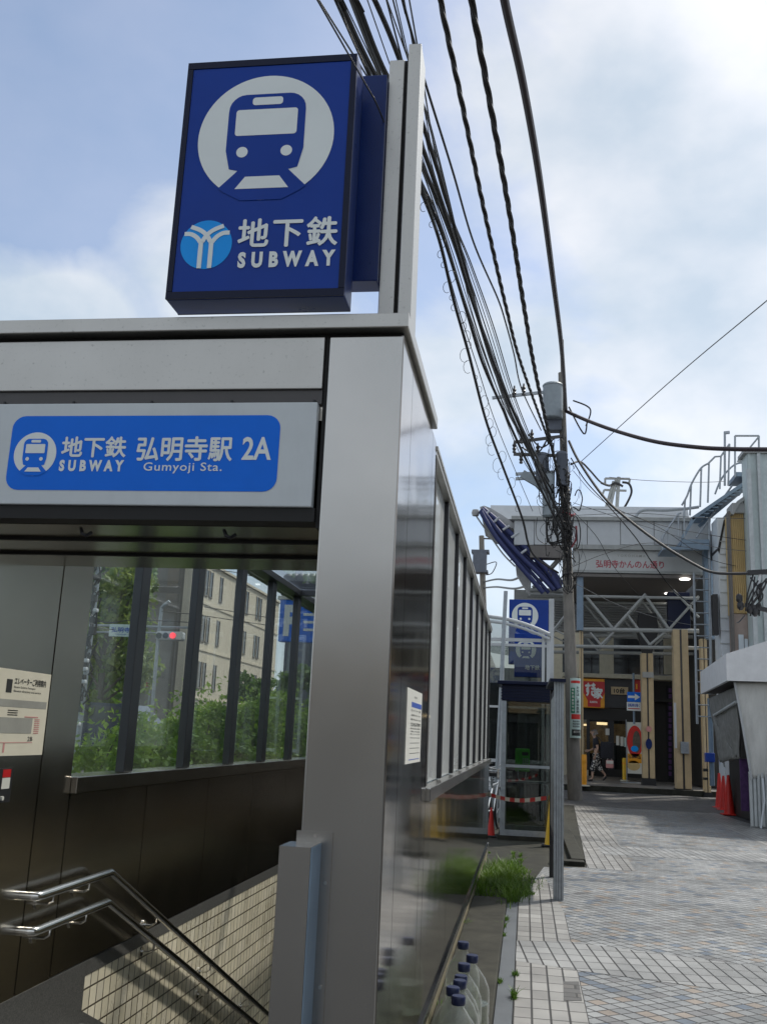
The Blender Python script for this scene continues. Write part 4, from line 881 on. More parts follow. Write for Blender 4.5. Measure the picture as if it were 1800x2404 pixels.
# ================================================================== OVERHEAD CABLES
def cable(label, pts, Y0, Y1, r, m='cable', wob=0, twist=False, grp='overhead cables from the utility pole', name='overhead_cable'):
    """pts in photograph pixels from the near end to the far end, depth falls linearly in 1/Y"""
    d = [0]
    for a, b in zip(pts[:-1], pts[1:]): d.append(d[-1]+math.hypot(b[0]-a[0], b[1]-a[1]))
    P = [Vector(at(p[0], p[1], Y=1/((1-q/d[-1])/Y0+(q/d[-1])/Y1))) for p, q in zip(pts, d)]
    if Y0 < 20:                                          # run on past the camera to the next pole down the street
        a, b = Vector(P[0]), Vector(P[1]); t = (a-b).normalized(); P = [a+t*(4 if Y0 < 5 else 26)-UZ*0, a+t*2]+P
    if pts[-1][0] > 1790:
        a, b = Vector(P[-1]), Vector(P[-2]); t = (a-b).normalized(); P = P+[a+t*4]
    P = smooth_pts(P, 14); mb = MB()
    if wob: P = [p+Vector((random.gauss(0,wob),0,random.gauss(0,wob))) for p in P]
    if twist:
        for ph_ in (0, 2.1, 4.2):
            L_ = 0; Q = []
            fine = []
            for a, b in zip(P[:-1], P[1:]):
                n = max(1, int((b-a).length/.10)); fine += [a.lerp(b, k/n) for k in range(n)]
            fine.append(P[-1])
            for i, p in enumerate(fine):
                if i: L_ += (p-fine[i-1]).length
                an = ph_+L_*5.2; Q.append(p+Vector((math.cos(an),0,math.sin(an)))*r*.62)
            mb.tube(Q, r*.6, 5)
    else: mb.tube(P, r, 7)
    o = mb.build(name, M[m], None, True); return tag(o, label, 'cable', grp)
random.seed(5)
cable('thickest smooth dark cable, rightmost of the bundle over the street',[(1160,-160),(1184,0),(1228,200),(1266,420),(1297,650),(1318,820),(1328,965)],8,25.8,.048,'cable_brown')
cable('twisted black cable just left of the thickest one',[(1085,-150),(1107,0),(1152,250),(1196,500),(1230,720),(1262,900),(1318,1150)],8,25.8,.034,twist=True)
cable('twisted black cable second from the thickest one, middle of the bundle',[(1010,-150),(1034,0),(1084,240),(1140,510),(1190,730),(1225,860),(1290,1040)],8,25.8,.030,twist=True)
cable('thin black cable passing right behind the sign post with a kink near the pole',[(930,-60),(945,0),(975,110),(1000,200),(1062,400),(1112,570),(1168,700),(1186,755),(1206,830),(1225,915),(1270,1010)],8,25.8,.015)
cable('thick black bundle leaving the top behind the navy sign arm',[(760,-70),(797,0),(862,140),(985,375),(1062,560),(1120,740),(1165,880),(1215,985),(1290,1135)],8,25.7,.030)
cable('second thick black bundle beside the sign arm',[(800,-70),(836,0),(895,150),(985,330),(1058,540),(1112,715),(1190,930),(1330,1250)],8,25.7,.030)
cable('broad ribbed cable strip ending above the sign post',[(846,-70),(880,0),(925,105),(985,270),(1040,440),(1090,620),(1140,800),(1212,1000),(1300,1160)],8,25.7,.028)
cable('thin wire running just left of the navy box sign corner',[(770,-40),(792,0),(835,110),(985,415),(1040,540),(1110,760),(1200,985),(1285,1110)],8.3,25.8,.010)
cable('thin wire with kinks between the bundles',[(815,-40),(830,0),(880,130),(985,365),(1050,530),(1108,700),(1205,960)],8.3,25.8,.009)
cable('slack lower cable wound with thin loops, leftmost beyond the post',[(905,260),(985,440),(1030,560),(1065,705),(1100,830),(1140,985),(1180,1095),(1225,1215),(1250,1300),(1310,1345)],10,25.6,.024)
cable('black cable below the main bundle, right of the looped one',[(905,210),(985,420),(1042,560),(1092,720),(1132,850),(1180,960),(1240,1090),(1330,1270)],10,25.7,.026)
cable('thin grey wire between twisted cables and the bundle',[(930,60),(985,215),(1050,460),(1100,660),(1140,800),(1190,960),(1260,1100)],9,25.8,.008,'cable_grey')
cable('thin grey wire parallel to the looped cable',[(915,240),(1000,460),(1075,720),(1120,860),(1170,1010),(1250,1200)],9.5,25.8,.008,'cable_grey')
cable('thin wire crossing in front of the steel sign post',[(840,165),(880,235),(920,330),(960,400)],3.0,3.9,.0032,name='overhead_wire')
cable('thin wire crossing the upper end of the steel sign post',[(915,-30),(938,60),(955,130),(990,230),(1020,330),(1075,560),(1110,740),(1180,950)],7,25.8,.008)
cable('thin straight wire rising to the right edge of the sky',[(1800,705),(1580,889),(1365,1082)],16,25.9,.010,'cable_grey',grp='wires to the right of the pole',name='overhead_wire')
cable('thick sagging brown cable running level to the right edge',[(1328,965),(1380,988),(1450,1013),(1540,1037),(1640,1050),(1720,1054),(1820,1055)],25.7,20,.05,'cable_brown',grp='wires to the right of the pole')
cable('black cable sagging across the arcade sign to the pale building',[(1335,1035),(1360,1085),(1420,1170),(1490,1232),(1560,1283),(1630,1325),(1670,1343),(1720,1347),(1820,1344)],25.7,22,.034,grp='wires to the right of the pole')
cable('medium cable from the pole down across the arcade soffit',[(1340,1075),(1375,1130),(1430,1190),(1490,1260),(1530,1320),(1580,1385),(1630,1425)],25.7,30.5,.016,grp='wires to the right of the pole')
cable('short black cable humping from the pole to the roof bracket',[(1340,1090),(1362,1084),(1385,1105),(1410,1132),(1432,1140)],25.7,30,.028,grp='wires to the right of the pole')
for k, (pts, lab) in enumerate((([(1345,1105),(1400,1165),(1470,1205),(1560,1235),(1660,1255),(1820,1278)],'thin wire over the upper arcade panels to the gray building'),([(1345,1180),(1450,1215),(1560,1250),(1680,1285),(1820,1300)],'thin wire across the arcade sign from the pole'),
     ([(1345,1195),(1450,1200),(1550,1240),(1660,1310),(1760,1335)],'thin wire dropping over the arcade sign towards the right'),([(1345,1210),(1500,1205),(1640,1215),(1820,1218)],'thin nearly level wire along the top of the arcade panels'),
     ([(1345,1330),(1420,1300),(1520,1275),(1640,1290)],'thin wire rising from the pole across the sign board'),([(1350,1370),(1450,1420),(1560,1455),(1640,1470)],'thin wire under the arcade soffit'),
     ([(1345,1200),(1400,1260),(1440,1330),(1500,1400)],'thin wire falling steeply in front of the arcade truss'),([(1430,1120),(1520,1128),(1640,1132),(1700,1130)],'thin level wire behind the stair above the arcade'))):
    cable(lab, pts, 25.8, 28.5, .008, 'cable_grey' if k % 2 else 'cable', grp='wires to the right of the pole', name='overhead_wire')
for k in range(7):
    d = (-16,-4,14,34,46,58,66)[k]
    cable('thin straight wire in the dense bundle left of the twisted cables',[(905+d,190-d*2),(985+d*.8,370+d),(1060+d*.7,580+d*.6),(1120+d*.6,770),(1175+d*.5,930),(1240+d*.4,1090),(1310,1200+d)],9.5,25.8,.007+.003*(k%3==0),'cable' if k % 2 else 'cable_grey',name='overhead_wire')
random.seed(3); mb = MB()                                     # springy loops of lashing wire along the slack cable
pl = [(985,440),(1030,560),(1065,705),(1100,830),(1140,985),(1180,1095),(1225,1215)]
tot = 0
for k in range(34):
    t = k/34*6; i = int(t); f_ = t-i; px = pl[i][0]*(1-f_)+pl[min(i+1,6)][0]*f_; py = pl[i][1]*(1-f_)+pl[min(i+1,6)][1]*f_
    Yd = 1/((1-k/34)/11+(k/34)/25); c = Vector(at(px,py,Y=Yd)); r = random.uniform(.03,.11)*Yd/18; sx = random.choice((-1,1))
    mb.tube([c+Vector((sx*r*(1-math.cos(a*.6))*.8,0,r*1.2*math.sin(a*.6)-r*.3*a/5)) for a in range(10)],.0045,4)
tag(mb.build('lashing_wire', M['cable'], None, True),'thin curly lashing wire looping along the slack lower cable','wire')
up2 = thing('utility_pole','distant utility pole with a box transformer, left of the blue arcade arch','utility pole',(-2.7,60,0))
a = at(1130,1258,Y=60); b = at(1136,1480,Y=60)
mb = MB(); mb.tube([(b[0]+.25,60,-.1),(b[0],60,b[2]),a],[.24,.2,.16],12); mb.build('shaft', M['pole'], up2, True)
mb = MB(); c,d,e,f = rect(1110,1298,1142,1340,59.7); mb.box(c,d,59.4,60.2,e,f); mb.box(c-.1,d+.15,59.4,60.3,f,f+.15); mb.box(c-.05,d+.1,59.4,60.3,e-.12,e); mb.build('transformer', M['trafo_dark'], up2)
mb = MB(); mb.tube([at(1130,1264,Y=60),at(1170,1266,Y=60)],.05,6); mb.tube(smooth_pts([at(1142,1325,Y=60),at(1165,1320,Y=60),at(1155,1345,Y=60),at(1140,1350,Y=60)],5),.03,5); mb.build('bracket', M['insul'], up2)
cable('wavy grey cable from the distant pole to the cream building',[(1137,1366),(1165,1360),(1200,1362),(1225,1352)],60,40,.05,'cable_grey',grp='wires from the distant pole')
cable('lower grey cable from the distant pole to the cream building',[(1137,1380),(1165,1378),(1205,1382),(1235,1376)],60,40,.05,'cable_grey',grp='wires from the distant pole')
# ================================================================== ARCADE GATE
YA = 31.0
ag = thing('arcade_gate','white panelled shopping arcade gate with red lettering and a steel truss below','arcade gate',(2.6,YA,0))
# lower sign band and upper panels
mb = MB(); pbox(mb,1345,1291,1650,1341,YA,.5,0,.01); mb.build('sign_band', M['white_sign'], ag)
edges = [1206,1254,1307,1378,1456,1535,1602,1668]
for i in range(7):
    mb = MB(); a,c,e,f = rect(edges[i],1222,edges[i+1],1279,YA-.1); mb.bbox(a+.012,c-.012,YA-.1,YA+.4,(e if i>1 else e),f,.006); mb.build('upper_panel', M['white_panel'], ag)
mb = MB(); pbox(mb,1206,1222,1668,1279,YA-.06,.5); mb.build('panel_joint', M['louver'], ag)
mb = MB(); pbox(mb,1200,1213,1668,1222,YA-.2,.6,0,.01); pbox(mb,1345,1280,1650,1291,YA-.15,.5,0,.01); pbox(mb,1345,1341,1650,1346,YA-.05,.6); mb.build('trim', M['truss'], ag)
mb = MB(); ptext(mb,'弘明寺かんのん通り',1399,1316,1558,1334,YA,.030); mb.build('red_lettering', M['red_text'], ag)
mb = MB(); ptext(mb,'YOKOHAMA',1448,1302,1515,1308,YA,.015,1.5); mb.build('small_lettering', M['greyprint'], ag)
# pale translucent roof behind the panels
mb = MB(); a = at(1152,1191,Y=32); b = at(1610,1196,Y=32); c = at(1180,1214,Y=32)
mb.poly([(a[0],31.4,c[2]),(b[0],31.4,c[2]),(b[0],31.4,a[2]-.1),(b[0],32.2,a[2]),(a[0],32.2,a[2])] if 0 else [(a[0],31.4,c[2]-.2),(b[0],31.4,c[2]-.2),(b[0],31.7,b[2]),(a[0],31.7,a[2])],(0,5,.15)); mb.build('roof', M['white_panel'], ag)
# soffit
z0 = at(1500,1347,Y=YA)[2]
mb = MB(); mb.box(1.45,5.25,YA,37.5,z0-.12,z0-.02); mb.build('soffit', M['soffit'], ag)
for px, py in ((1607,1359),(1571,1393)):
    q = at(px,py,Z=z0-.125); mb = MB(); mb.lathe([(.16,0),(.16,.03)],(q[0],min(q[1],37),z0-.15),18); mb.build('ceiling_lamp', M['lamp'], ag)
# dark panel left of the pole
mb = MB(); pbox(mb,1244,1281,1335,1309,YA-.2,.5); mb.build('side_box', M['soffit'], ag)
# truss below the band
def ptube(mb, x0,y0,x1,y1,Y,r): mb.tube([at(x0,y0,Y=Y),at(x1,y1,Y=Y)],r,8)
for Y, dx, dy, sc in ((YA+.2,0,0,1),(YA+3.4,-6,14,1)):
    mb = MB()
    for (x0,y0,x1,y1,r) in ((1366,1478,1640,1482,.085),(1240,1516,1640,1522,.07),(1375,1400,1440,1478,.06),(1440,1478,1515,1395,.06),(1515,1400,1570,1478,.06),(1385,1485,1410,1514,.045),(1410,1514,1440,1485,.045),(1470,1440,1525,1514,.05),(1525,1514,1560,1485,.05),(1570,1478,1640,1400,.05),(1580,1385,1640,1450,.05),(1366,1400,1640,1405,.06),
        (1243,1300,1243,1380,.05),(1243,1385,1345,1387,.08),(1250,1380,1320,1300,.06),(1245,1395,1340,1397,.05),(1300,1478,1345,1420,.04),(1300,1478,1345,1500,.03)):
        ptube(mb,x0+dx,y0+dy,x1+dx,y1+dy,Y,r*.8)
    mb.build('truss', M['truss'], ag, True)
# blue arch sweeping down from the upper left
def arch(pts, Y, r, m, nm):
    mb = MB(); mb.tube(smooth_pts([at(x,y,Y=Y) for x,y in pts],8), r, 10); return mb.build(nm, m, ag, True)
arch([(1128,1200),(1140,1222),(1165,1262),(1200,1306),(1240,1352),(1275,1392)],YA-.3,.075,M['arch_blue'],'arch_rib')
arch([(1130,1196),(1150,1222),(1182,1262),(1222,1306),(1262,1345),(1300,1385)],YA-.2,.075,M['arch_blue'],'arch_rib')
arch([(1132,1194),(1165,1222),(1205,1260),(1245,1298),(1285,1340),(1312,1382)],YA,.095,M['arch_blue'],'arch_rib')
arch([(1130,1196),(1158,1222),(1194,1262),(1234,1304),(1272,1344),(1306,1386)],YA+.1,.06,M['arch_blue'],'arch_rib')
arch([(1128,1198),(1142,1222),(1172,1262),(1210,1306),(1250,1348),(1288,1392)],YA-.1,.06,M['arch_blue'],'arch_rib')
mb = MB(); mb.poly([at(x,y,Y=YA+.3) for x,y in ((1255,1318),(1272,1314),(1300,1336),(1322,1365),(1318,1382),(1300,1372))],(0,.3,0)); mb.build('arch_plate', M['arch_blue'], ag)
mb = MB(); mb.poly([at(x,y,Y=YA+.1) for x,y in ((1126,1190),(1136,1187),(1150,1192),(1180,1210),(1206,1228),(1208,1242),(1180,1232),(1140,1208),(1128,1200))],(0,4,0)); mb.build('arch_edge', M['arch_grey'], ag)
for x0,y0,x1,y1 in ((1142,1205,1150,1199),(1160,1225,1172,1214),(1180,1244,1196,1234),(1200,1262,1218,1250),(1222,1300,1236,1290)):
    mb = MB(); ptube(mb,x0,y0,x1,y1,YA-.1,.04); mb.build('arch_strut', M['white_panel'], ag, True)
mb = MB(); mb.poly([at(x,y,Y=YA+.6) for x,y in ((1160,1240),(1205,1250),(1244,1285),(1244,1395),(1228,1372),(1212,1345),(1209,1318))],(0,.6,0)); mb.build('arch_cladding', M['arch_grey'], ag)
mb = MB(); mb.tube(smooth_pts([at(x,y,Y=YA) for x,y in ((1113,1202),(1120,1215),(1150,1258),(1180,1300),(1209,1330))],6),.025,6)
for x0,y0,x1,y1 in ((1146,1258,1155,1250),(1195,1318,1205,1310)): ptube(mb,x0,y0,x1,y1,YA,.02)
mb.lathe([(.10,-.1),(.13,0),(.10,.1)],at(1116,1204,Y=YA),10); mb.build('arch_cable', M['arch_grey'], ag, True)
# columns
def column(label_part, x0,x1,ytop,ybot,Y,m1=M['tan'],d=None):
    a,c,e,f = rect(x0,ytop,x1,ybot,Y); d = d or (c-a); mid = (a+c)/2; g_ = (c-a)*.07
    mb = MB(); mb.bbox(a,mid-g_,Y,Y+d,e,f,.012); mb.bbox(mid+g_,c,Y,Y+d,e,f,.012); mb.box(mid-g_,mid+g_,Y+.05,Y+d-.05,e,f); cl = mb.build('column', m1, ag)
    mb = MB(); mb.box(a-.03,c+.03,Y-.03,Y+d+.03,.19,e); mb.build('column_base', M['black'], cl)
    mb = MB(); mb.box(mid-g_*.9,mid+g_*.9,Y+.035,Y+.05,e,f); mb.build('column_slot', M['insul'], cl); return cl
column('',1507,1535,1534,1828,33.2); column('',1584,1619,1478,1853,30.9); column('',1649,1664,1500,1880,30.4,d=.3); column('',1360,1369,1480,1845,31.2,d=.3)
for (x0,y0,x1,y1,Y) in ((1354,1347,1369,1480,31.1),(1568,1390,1620,1480,31.3),(1655,1290,1676,1500,30.2)):
    mb = MB(); pbox(mb,x0,y0,x1,y1,Y,.35,0,.02); mb.build('upper_column', M['galv_blue'] if y0 < 1390 else M['navy_dark'], ag)
mb = MB(); mb.poly([at(x,y,Y=33.4) for x,y in ((1500,1440),(1540,1440),(1546,1480),(1530,1534),(1510,1534),(1496,1480))],(0,.4,0)); mb.build('column_head', M['black'], ag)
mb = MB(); pbox(mb,1508,1578,1534,1591,33.1,.06); mb.build('column_band', M['louver'], ag)
# things hanging on the columns
one('round_sign','small round pink sign on the middle tan column','sign',M['pinkprint'],lambda m:(lambda q:m.poly(disc((q[0],33.1,q[2]),.09,UX,UZ,24),(0,.03,0)))(at(1523,1712,Y=33.1)))
one('round_sign','dark blue oval sign below the pink one on the tan column','sign',M['navy'],lambda m:(lambda q:m.poly([Vector((q[0]+.10*math.cos(t*.2618),33.1,q[2]+.17*math.sin(t*.2618))) for t in range(24)],(0,.03,0)))(at(1523,1747,Y=33.1)))
one('meter_box','grey meter box mounted on the right tan column','meter box',M['galv'],lambda m:(pbox(m,1598,1742,1617,1770,30.75,.13,0,.01),[pbox(m,1601,1747+k*6,1614,1750+k*6,30.73,.02) for k in range(3)]))
one('light_tube','white vertical light tube beside the right tan column','lamp',M['white_panel'],lambda m:pbox(m,1583,1650,1588,1757,30.7,.1,0,.01))
# ================================================================== SHOP BUILDING BEHIND THE ARCADE
sbd = thing('shop_building','shaded shop building with dark windows and charcoal fascia under the arcade','building',(2,37,.2)); YS = 36.5
mb = MB(); pbox(mb,1206,1386,1360,1480,YS+.6,.5); pbox(mb,1365,1395,1640,1590,YS+1.2,.5); mb.build('upper_wall', M['louver'], sbd)
mb = MB()
for k in range(16): pbox(mb,1300,1392+k*5.5,1640,1394+k*5.5,YS+.5,.12)
mb.build('louvre_slats', M['louver'], sbd)
for (x0,x1) in ((1369,1407),(1440,1505),(1536,1560),(1320,1340)):
    mb = MB(); pbox(mb,x0,1500,x1,1583,YS+.25,.1); wn_ = mb.build('window', M['window_dark'], sbd)
    mb = MB(); pbox(mb,x0,1545,x1,1548,YS+.22,.03); pbox(mb,(x0+x1)/2-1,1500,(x0+x1)/2+1,1583,YS+.22,.03); mb.build('window_bar', M['black'], wn_)
for xx in ((1407,1440),(1558,1585)):
    mb = MB(); pbox(mb,xx[0],1490,xx[1],1583,YS+.1,.3); mb.build('pier', M['cream'], sbd)
mb = MB(); pbox(mb,1320,1583,1580,1593,YS-.3,.7,0,.02); mb.build('ledge', M['cream'], sbd)
mb = MB(); pbox(mb,1366,1594,1512,1662,YS,.3); mb.build('fascia_band', M['darkband'], sbd)
mb = MB(); mb.box(-4,12,40.5,40.7,.2,3.0); mb.box(1.8,12,36.9,40.5,3.0,3.1); mb.build('back_wall', M['dark'], sbd)
mb = MB(); pbox(mb,1366,1695,1380,1800,YS+3,.2); pbox(mb,1385,1695,1430,1770,YS+3.2,.2); pbox(mb,1440,1700,1475,1745,YS+3.2,.2); mb.build('interior_wall', M['warm_shop'], sbd)
mb = MB(); pbox(mb,1401,1696,1425,1702,YS+2,.2); pbox(mb,1370,1700,1378,1704,YS+2,.2); mb.build('shop_light', M['shop_lamp'], sbd)
for (x0,x1) in ((1377,1384),(1428,1441),(1472,1476),(1506,1512)):
    mb = MB(); pbox(mb,x0,1664,x1,1808,YS+.1,.15); mb.build('door_frame', M['black'], sbd)
mb = MB(); pbox(mb,1366,1664,1512,1692,YS+.05,.2); pbox(mb,1428,1758,1476,1810,YS+.16,.1); mb.build('door_header', M['dark'], sbd)
mb = MB(); pbox(mb,1366,1690,1512,1806,YS+.12,.01); mb.build('shop_window', M['glass_shop'], sbd)
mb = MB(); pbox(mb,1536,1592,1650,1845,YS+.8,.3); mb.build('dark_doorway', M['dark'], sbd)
mb = MB(); pbox(mb,1630,1690,1646,1780,YS+.6,.1); mb.build('side_shop', M['warm_shop'], sbd)
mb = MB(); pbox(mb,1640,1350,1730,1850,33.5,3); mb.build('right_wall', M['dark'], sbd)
for k in range(14):
    pass
one('tall_sign','tall narrow purple and black strip sign in the dark doorway','sign',[M['cloth_black'],M['purple']],lambda m:(pbox(m,1566,1610,1579,1830,YS+.6,.08),[pbox(m,1569,1616+k*14,1576,1626+k*14,YS+.57,.02,1) for k in range(15)]))
rs = thing('shop_sign','red and orange square restaurant sign with white brush lettering beside the pole','sign',(2,YS-.4,3))
mb = MB(); pbox(mb,1367,1594,1419,1662,YS-.4,.25,0,.02); mb.build('panel', M['orange'], rs)
mb = MB(); YR = YS-.405
a,c,e,f = rect(1369,1600,1419,1660,YR)
wd, ht = c-a, f-e
mb.poly([(a+.0*wd,YR,f),(a,YR,e+.55*ht),(a+.10*wd,YR,e+.40*ht),(a+.20*wd,YR,e+.25*ht),(a+.20*wd,YR,e),(a+.80*wd,YR,e),(a+.80*wd,YR,e+.25*ht),(a+.90*wd,YR,e+.40*ht),(c,YR,e+.55*ht),(c,YR,f)]); mb.build('red_field', M['red'], rs)
mb = MB(); ptext(mb,'すき',1374,1604,1397,1634,YR-.003,.05); ptext(mb,'家',1394,1616,1414,1640,YR-.003,.05); ptext(mb,'SUKIYA',1384,1646,1402,1651,YR-.003,.03); mb.build('lettering', M['letter'], rs)
ts = thing('plate_sign','small tan plate sign with black numerals on the charcoal fascia','sign',(3,YS-.1,3))
mb = MB(); pbox(mb,1434,1613,1474,1631,YS-.1,.08); mb.build('panel', M['tan'], ts)
mb = MB(); ptext(mb,'10台',1441,1616,1466,1628,YS-.1,.05); mb.build('lettering', M['ink'], ts)
rd = one('red_sign','small red sign with yellow mark, partly behind the arrow sign','sign',[M['red'],M['orange']],lambda m:(pbox(m,1488,1596,1508,1628,YS-.05,.05),pbox(m,1492,1606,1496,1618,YS-.07,.02,1)))
ow = thing('one_way_sign','blue one way road sign with a white arrow above a text plate','road sign',(3.5,34,.2)); YO = 33.6
mb = MB(); pbox(mb,1472,1625,1504,1648,YO,.03); mb.build('blue_plate', M['blue_bright'], ow)
a,c,e,f = rect(1472,1625,1504,1648,YO-.003); wd, ht = c-a, f-e
mb = MB(); mb.poly([(a+.05*wd,YO-.004,e+.38*ht),(a+.05*wd,YO-.004,e+.62*ht),(a+.55*wd,YO-.004,e+.62*ht),(a+.55*wd,YO-.004,e+.85*ht),(a+.93*wd,YO-.004,e+.5*ht),(a+.55*wd,YO-.004,e+.15*ht),(a+.55*wd,YO-.004,e+.38*ht)]); mb.build('arrow', M['letter'], ow)
mb = MB(); pbox(mb,1471,1649,1504,1669,YO,.03); mb.build('text_plate', M['letter'], ow)
mb = MB(); ptext(mb,'自転車を除く',1474,1652,1501,1660,YO,.03); mb.build('lettering', M['blueprint'], ow)
mb = MB(); pbox(mb,1474,1663,1501,1665,YO-.003,.003); mb.build('red_line', M['red'], ow)
mb = MB(); a = at(1487,1580,Y=YO); mb.tube([(a[0],YO+.06,at(1487,1700,Y=YO)[2]),(a[0],YO+.06,a[2])],.035,8); mb.build('post', M['galv_blue'], ow)
bn = thing('banner','tall white and yellow food banner with a red oval on a stand','banner',(3.7,35,.2)); YN = 34.6
mb = MB(); pbox(mb,1472,1696,1507,1817,YN,.02); mb.build('cloth', M['paper'], bn)
mb = MB(); q = at(1490,1741,Y=YN); mb.poly([Vector((q[0]+.26*math.cos(t*.2618),YN-.004,q[2]+.52*math.sin(t*.2618))) for t in range(24)]); mb.build('red_oval', M['cone_red'], bn)
mb = MB(); q = at(1494,1742,Y=YN); mb.poly([Vector((q[0]+.13*math.cos(t*.2618),YN-.008,q[2]+.36*math.sin(t*.2618))) for t in range(24)]); mb.build('dark_oval', M['bark'], bn)
mb = MB(); pbox(mb,1473,1770,1506,1792,YN-.004,.003); mb.build('yellow_field', M['orange'], bn)
mb = MB(); ptext(mb,'牛丼弁当',1475,1774,1503,1782,YN-.005,.03); mb.build('lettering', M['ink'], bn)
mb = MB(); q = at(1487,1798,Y=YN); mb.poly([Vector((q[0]+.21*math.cos(t*.2618),YN-.004,q[2]+.16*math.sin(t*.2618))) for t in range(24)]); mb.build('bowl_picture', M['tan_wall'], bn)
mb = MB(); q = at(1489,1757,Y=YN); mb.poly([Vector((q[0]+.12*math.cos(t*.2618),YN-.012,q[2]-.02+.10*math.sin(t*.2618))) for t in range(24)]); mb.build('blue_bowl', M['cyan'], bn)
mb = MB(); q = at(1471,1819,Y=YN); mb.tube([(q[0],YN+.03,.2),(q[0],YN+.03,at(1471,1690,Y=YN)[2])],.015,6); mb.box(q[0]-.2,q[0]+.5,YN-.1,YN+.3,.2,.23); mb.build('stand', M['galv'], bn)
for k, (x0, x1) in enumerate(((1446,1453),(1456,1463),(1465,1471))):
    mb = MB(); pbox(mb,x0,1728+k*2,x1,1750+k*2,YS+.05,.02); o = mb.build('paper_notice', M['paper'] if k < 2 else M['palegreen']); tag(o,['left white paper notice taped on the shop door','middle white paper notice taped on the shop door','right bluish paper notice taped on the shop door'][k],'notice','paper notices on the shop door')
tag((lambda m:(pbox(m,1421,1711,1430,1726,YS+.05,.02),m)[1])(MB()).build('paper_notice',M['paper']),'single white paper notice on the shop window above the walker','notice','paper notices on the shop door')
# bollards
def bollard(label, px, py, h, m):
    q = at(px,py,Z=.2); t = thing('bollard',label,'bollard',(q[0],q[1],.2),'bollards in front of the shops')
    mb = MB(); mb.lathe([(.075,0),(.075,h-.03),(.06,h)],(q[0],q[1],.2),16); mb.build('post', m, t, True)
    mb = MB(); mb.lathe([(.17,0),(.16,.03),(.09,.04)],(q[0],q[1],.2),16); mb.build('base', M['cream'], t, True)
    mb = MB(); mb.lathe([(.078,h*.72),(.078,h*.80)],(q[0],q[1],.2),16); mb.build('reflective_band', M['orange'], t)
bollard('yellow bollard standing left of the food banner',1466,1834,.78,M['yellow']); bollard('orange bollard half hidden behind the utility pole',1371,1846,.9,M['orange'])
# ================================================================== RIGHT-HAND BUILDINGS
wb = thing('white_building','narrow white sheet clad building end beside the arcade','building',(6,29,0))
mb = MB(); a,c,e,f = rect(1688,1215,1718,1560,29); mb.box(a,c+1.2,29,29.9,0,f)
mb.build('wall', M['corr_white'], wb)
mb = MB(); mb.poly([at(1688,1300,Y=28.98),at(1700,1235,Y=28.98),at(1718,1206,Y=28.98),at(1718,1190,Y=28.98),at(1698,1222,Y=28.98),at(1684,1290,Y=28.98)],(0,4,0)); mb.build('roof_edge', M['black'], wb)
mb = MB(); pbox(mb,1674,1395,1686,1490,28.9,.3); mb.build('dark_duct', M['black'], wb)
mb = MB()
for k in range(10): pbox(mb,1690,1270+k*30,1718,1271.5+k*30,28.97,.03)
mb.build('sheet_joint', M['corr'], wb)
tb = thing('ochre_building','ochre corrugated building with a grey parapet, right of the white one','building',(6.5,27.5,0)); YT = 28.3
a,c,e,f = rect(1718,1204,1764,1560,YT)
mb = MB(); mb.box(a,c+1.5,YT,28.98,at(1740,1440,Y=YT)[2],f); 
for k in range(9): pbox(mb,1722+k*4.7,1206,1724+k*4.7,1440,YT-.05,.06)
mb.build('upper_wall', M['tan_wall'], tb)
mb = MB(); mb.box(a+.02,c+1.5,YT+.02,28.97,0,at(1740,1441,Y=YT)[2]); mb.build('lower_wall', M['pinkwall'], tb)
mb = MB(); pbox(mb,1715,1200,1720,1560,YT-.08,.3); mb.build('corner_trim', M['soffit'], tb)
mb = MB(); pbox(mb,1718,1180,1764,1204,YT-.15,.8,0,.02); mb.poly([at(1716,1206,Y=YT-.2),at(1730,1176,Y=YT-.2),at(1768,1150,Y=YT-.2),at(1768,1160,Y=YT-.2),at(1736,1182,Y=YT-.2),at(1722,1208,Y=YT-.2)],(0,3,0)); mb.build('parapet', M['louver'], tb)
mb = MB(); pbox(mb,1734,1490,1746,1540,YT-.05,.1); pbox(mb,1748,1500,1756,1535,YT-.05,.1); mb.build('window', M['corr_white'], tb)
gb = thing('grey_building','pale grey green corrugated building at the right edge of the photo','building',(6.5,24.5,0)); YG = 27.6
a,c,e,f = rect(1762,1065,1840,1560,YG); 
mb = MB(); mb.box(a,a+6,YG,YG+.68,2.5,f)
for k in range(20): mb.box(a+k*.3+.02,a+k*.3+.09,YG-.04,YG+.01,2.5,f)
mb.build('wall', M['corr_green'], gb)
mb = MB(); pbox(mb,1762,1100,1772,1560,YG-.15,.12); pbox(mb,1787,1064,1794,1560,YG-.12,.1); mb.build('pipe', M['corr'], gb)
mb = MB(); mb.box(a-.1,a+6,YG-.1,YG+.69,f,f+.1); mb.build('parapet', M['louver'], gb)
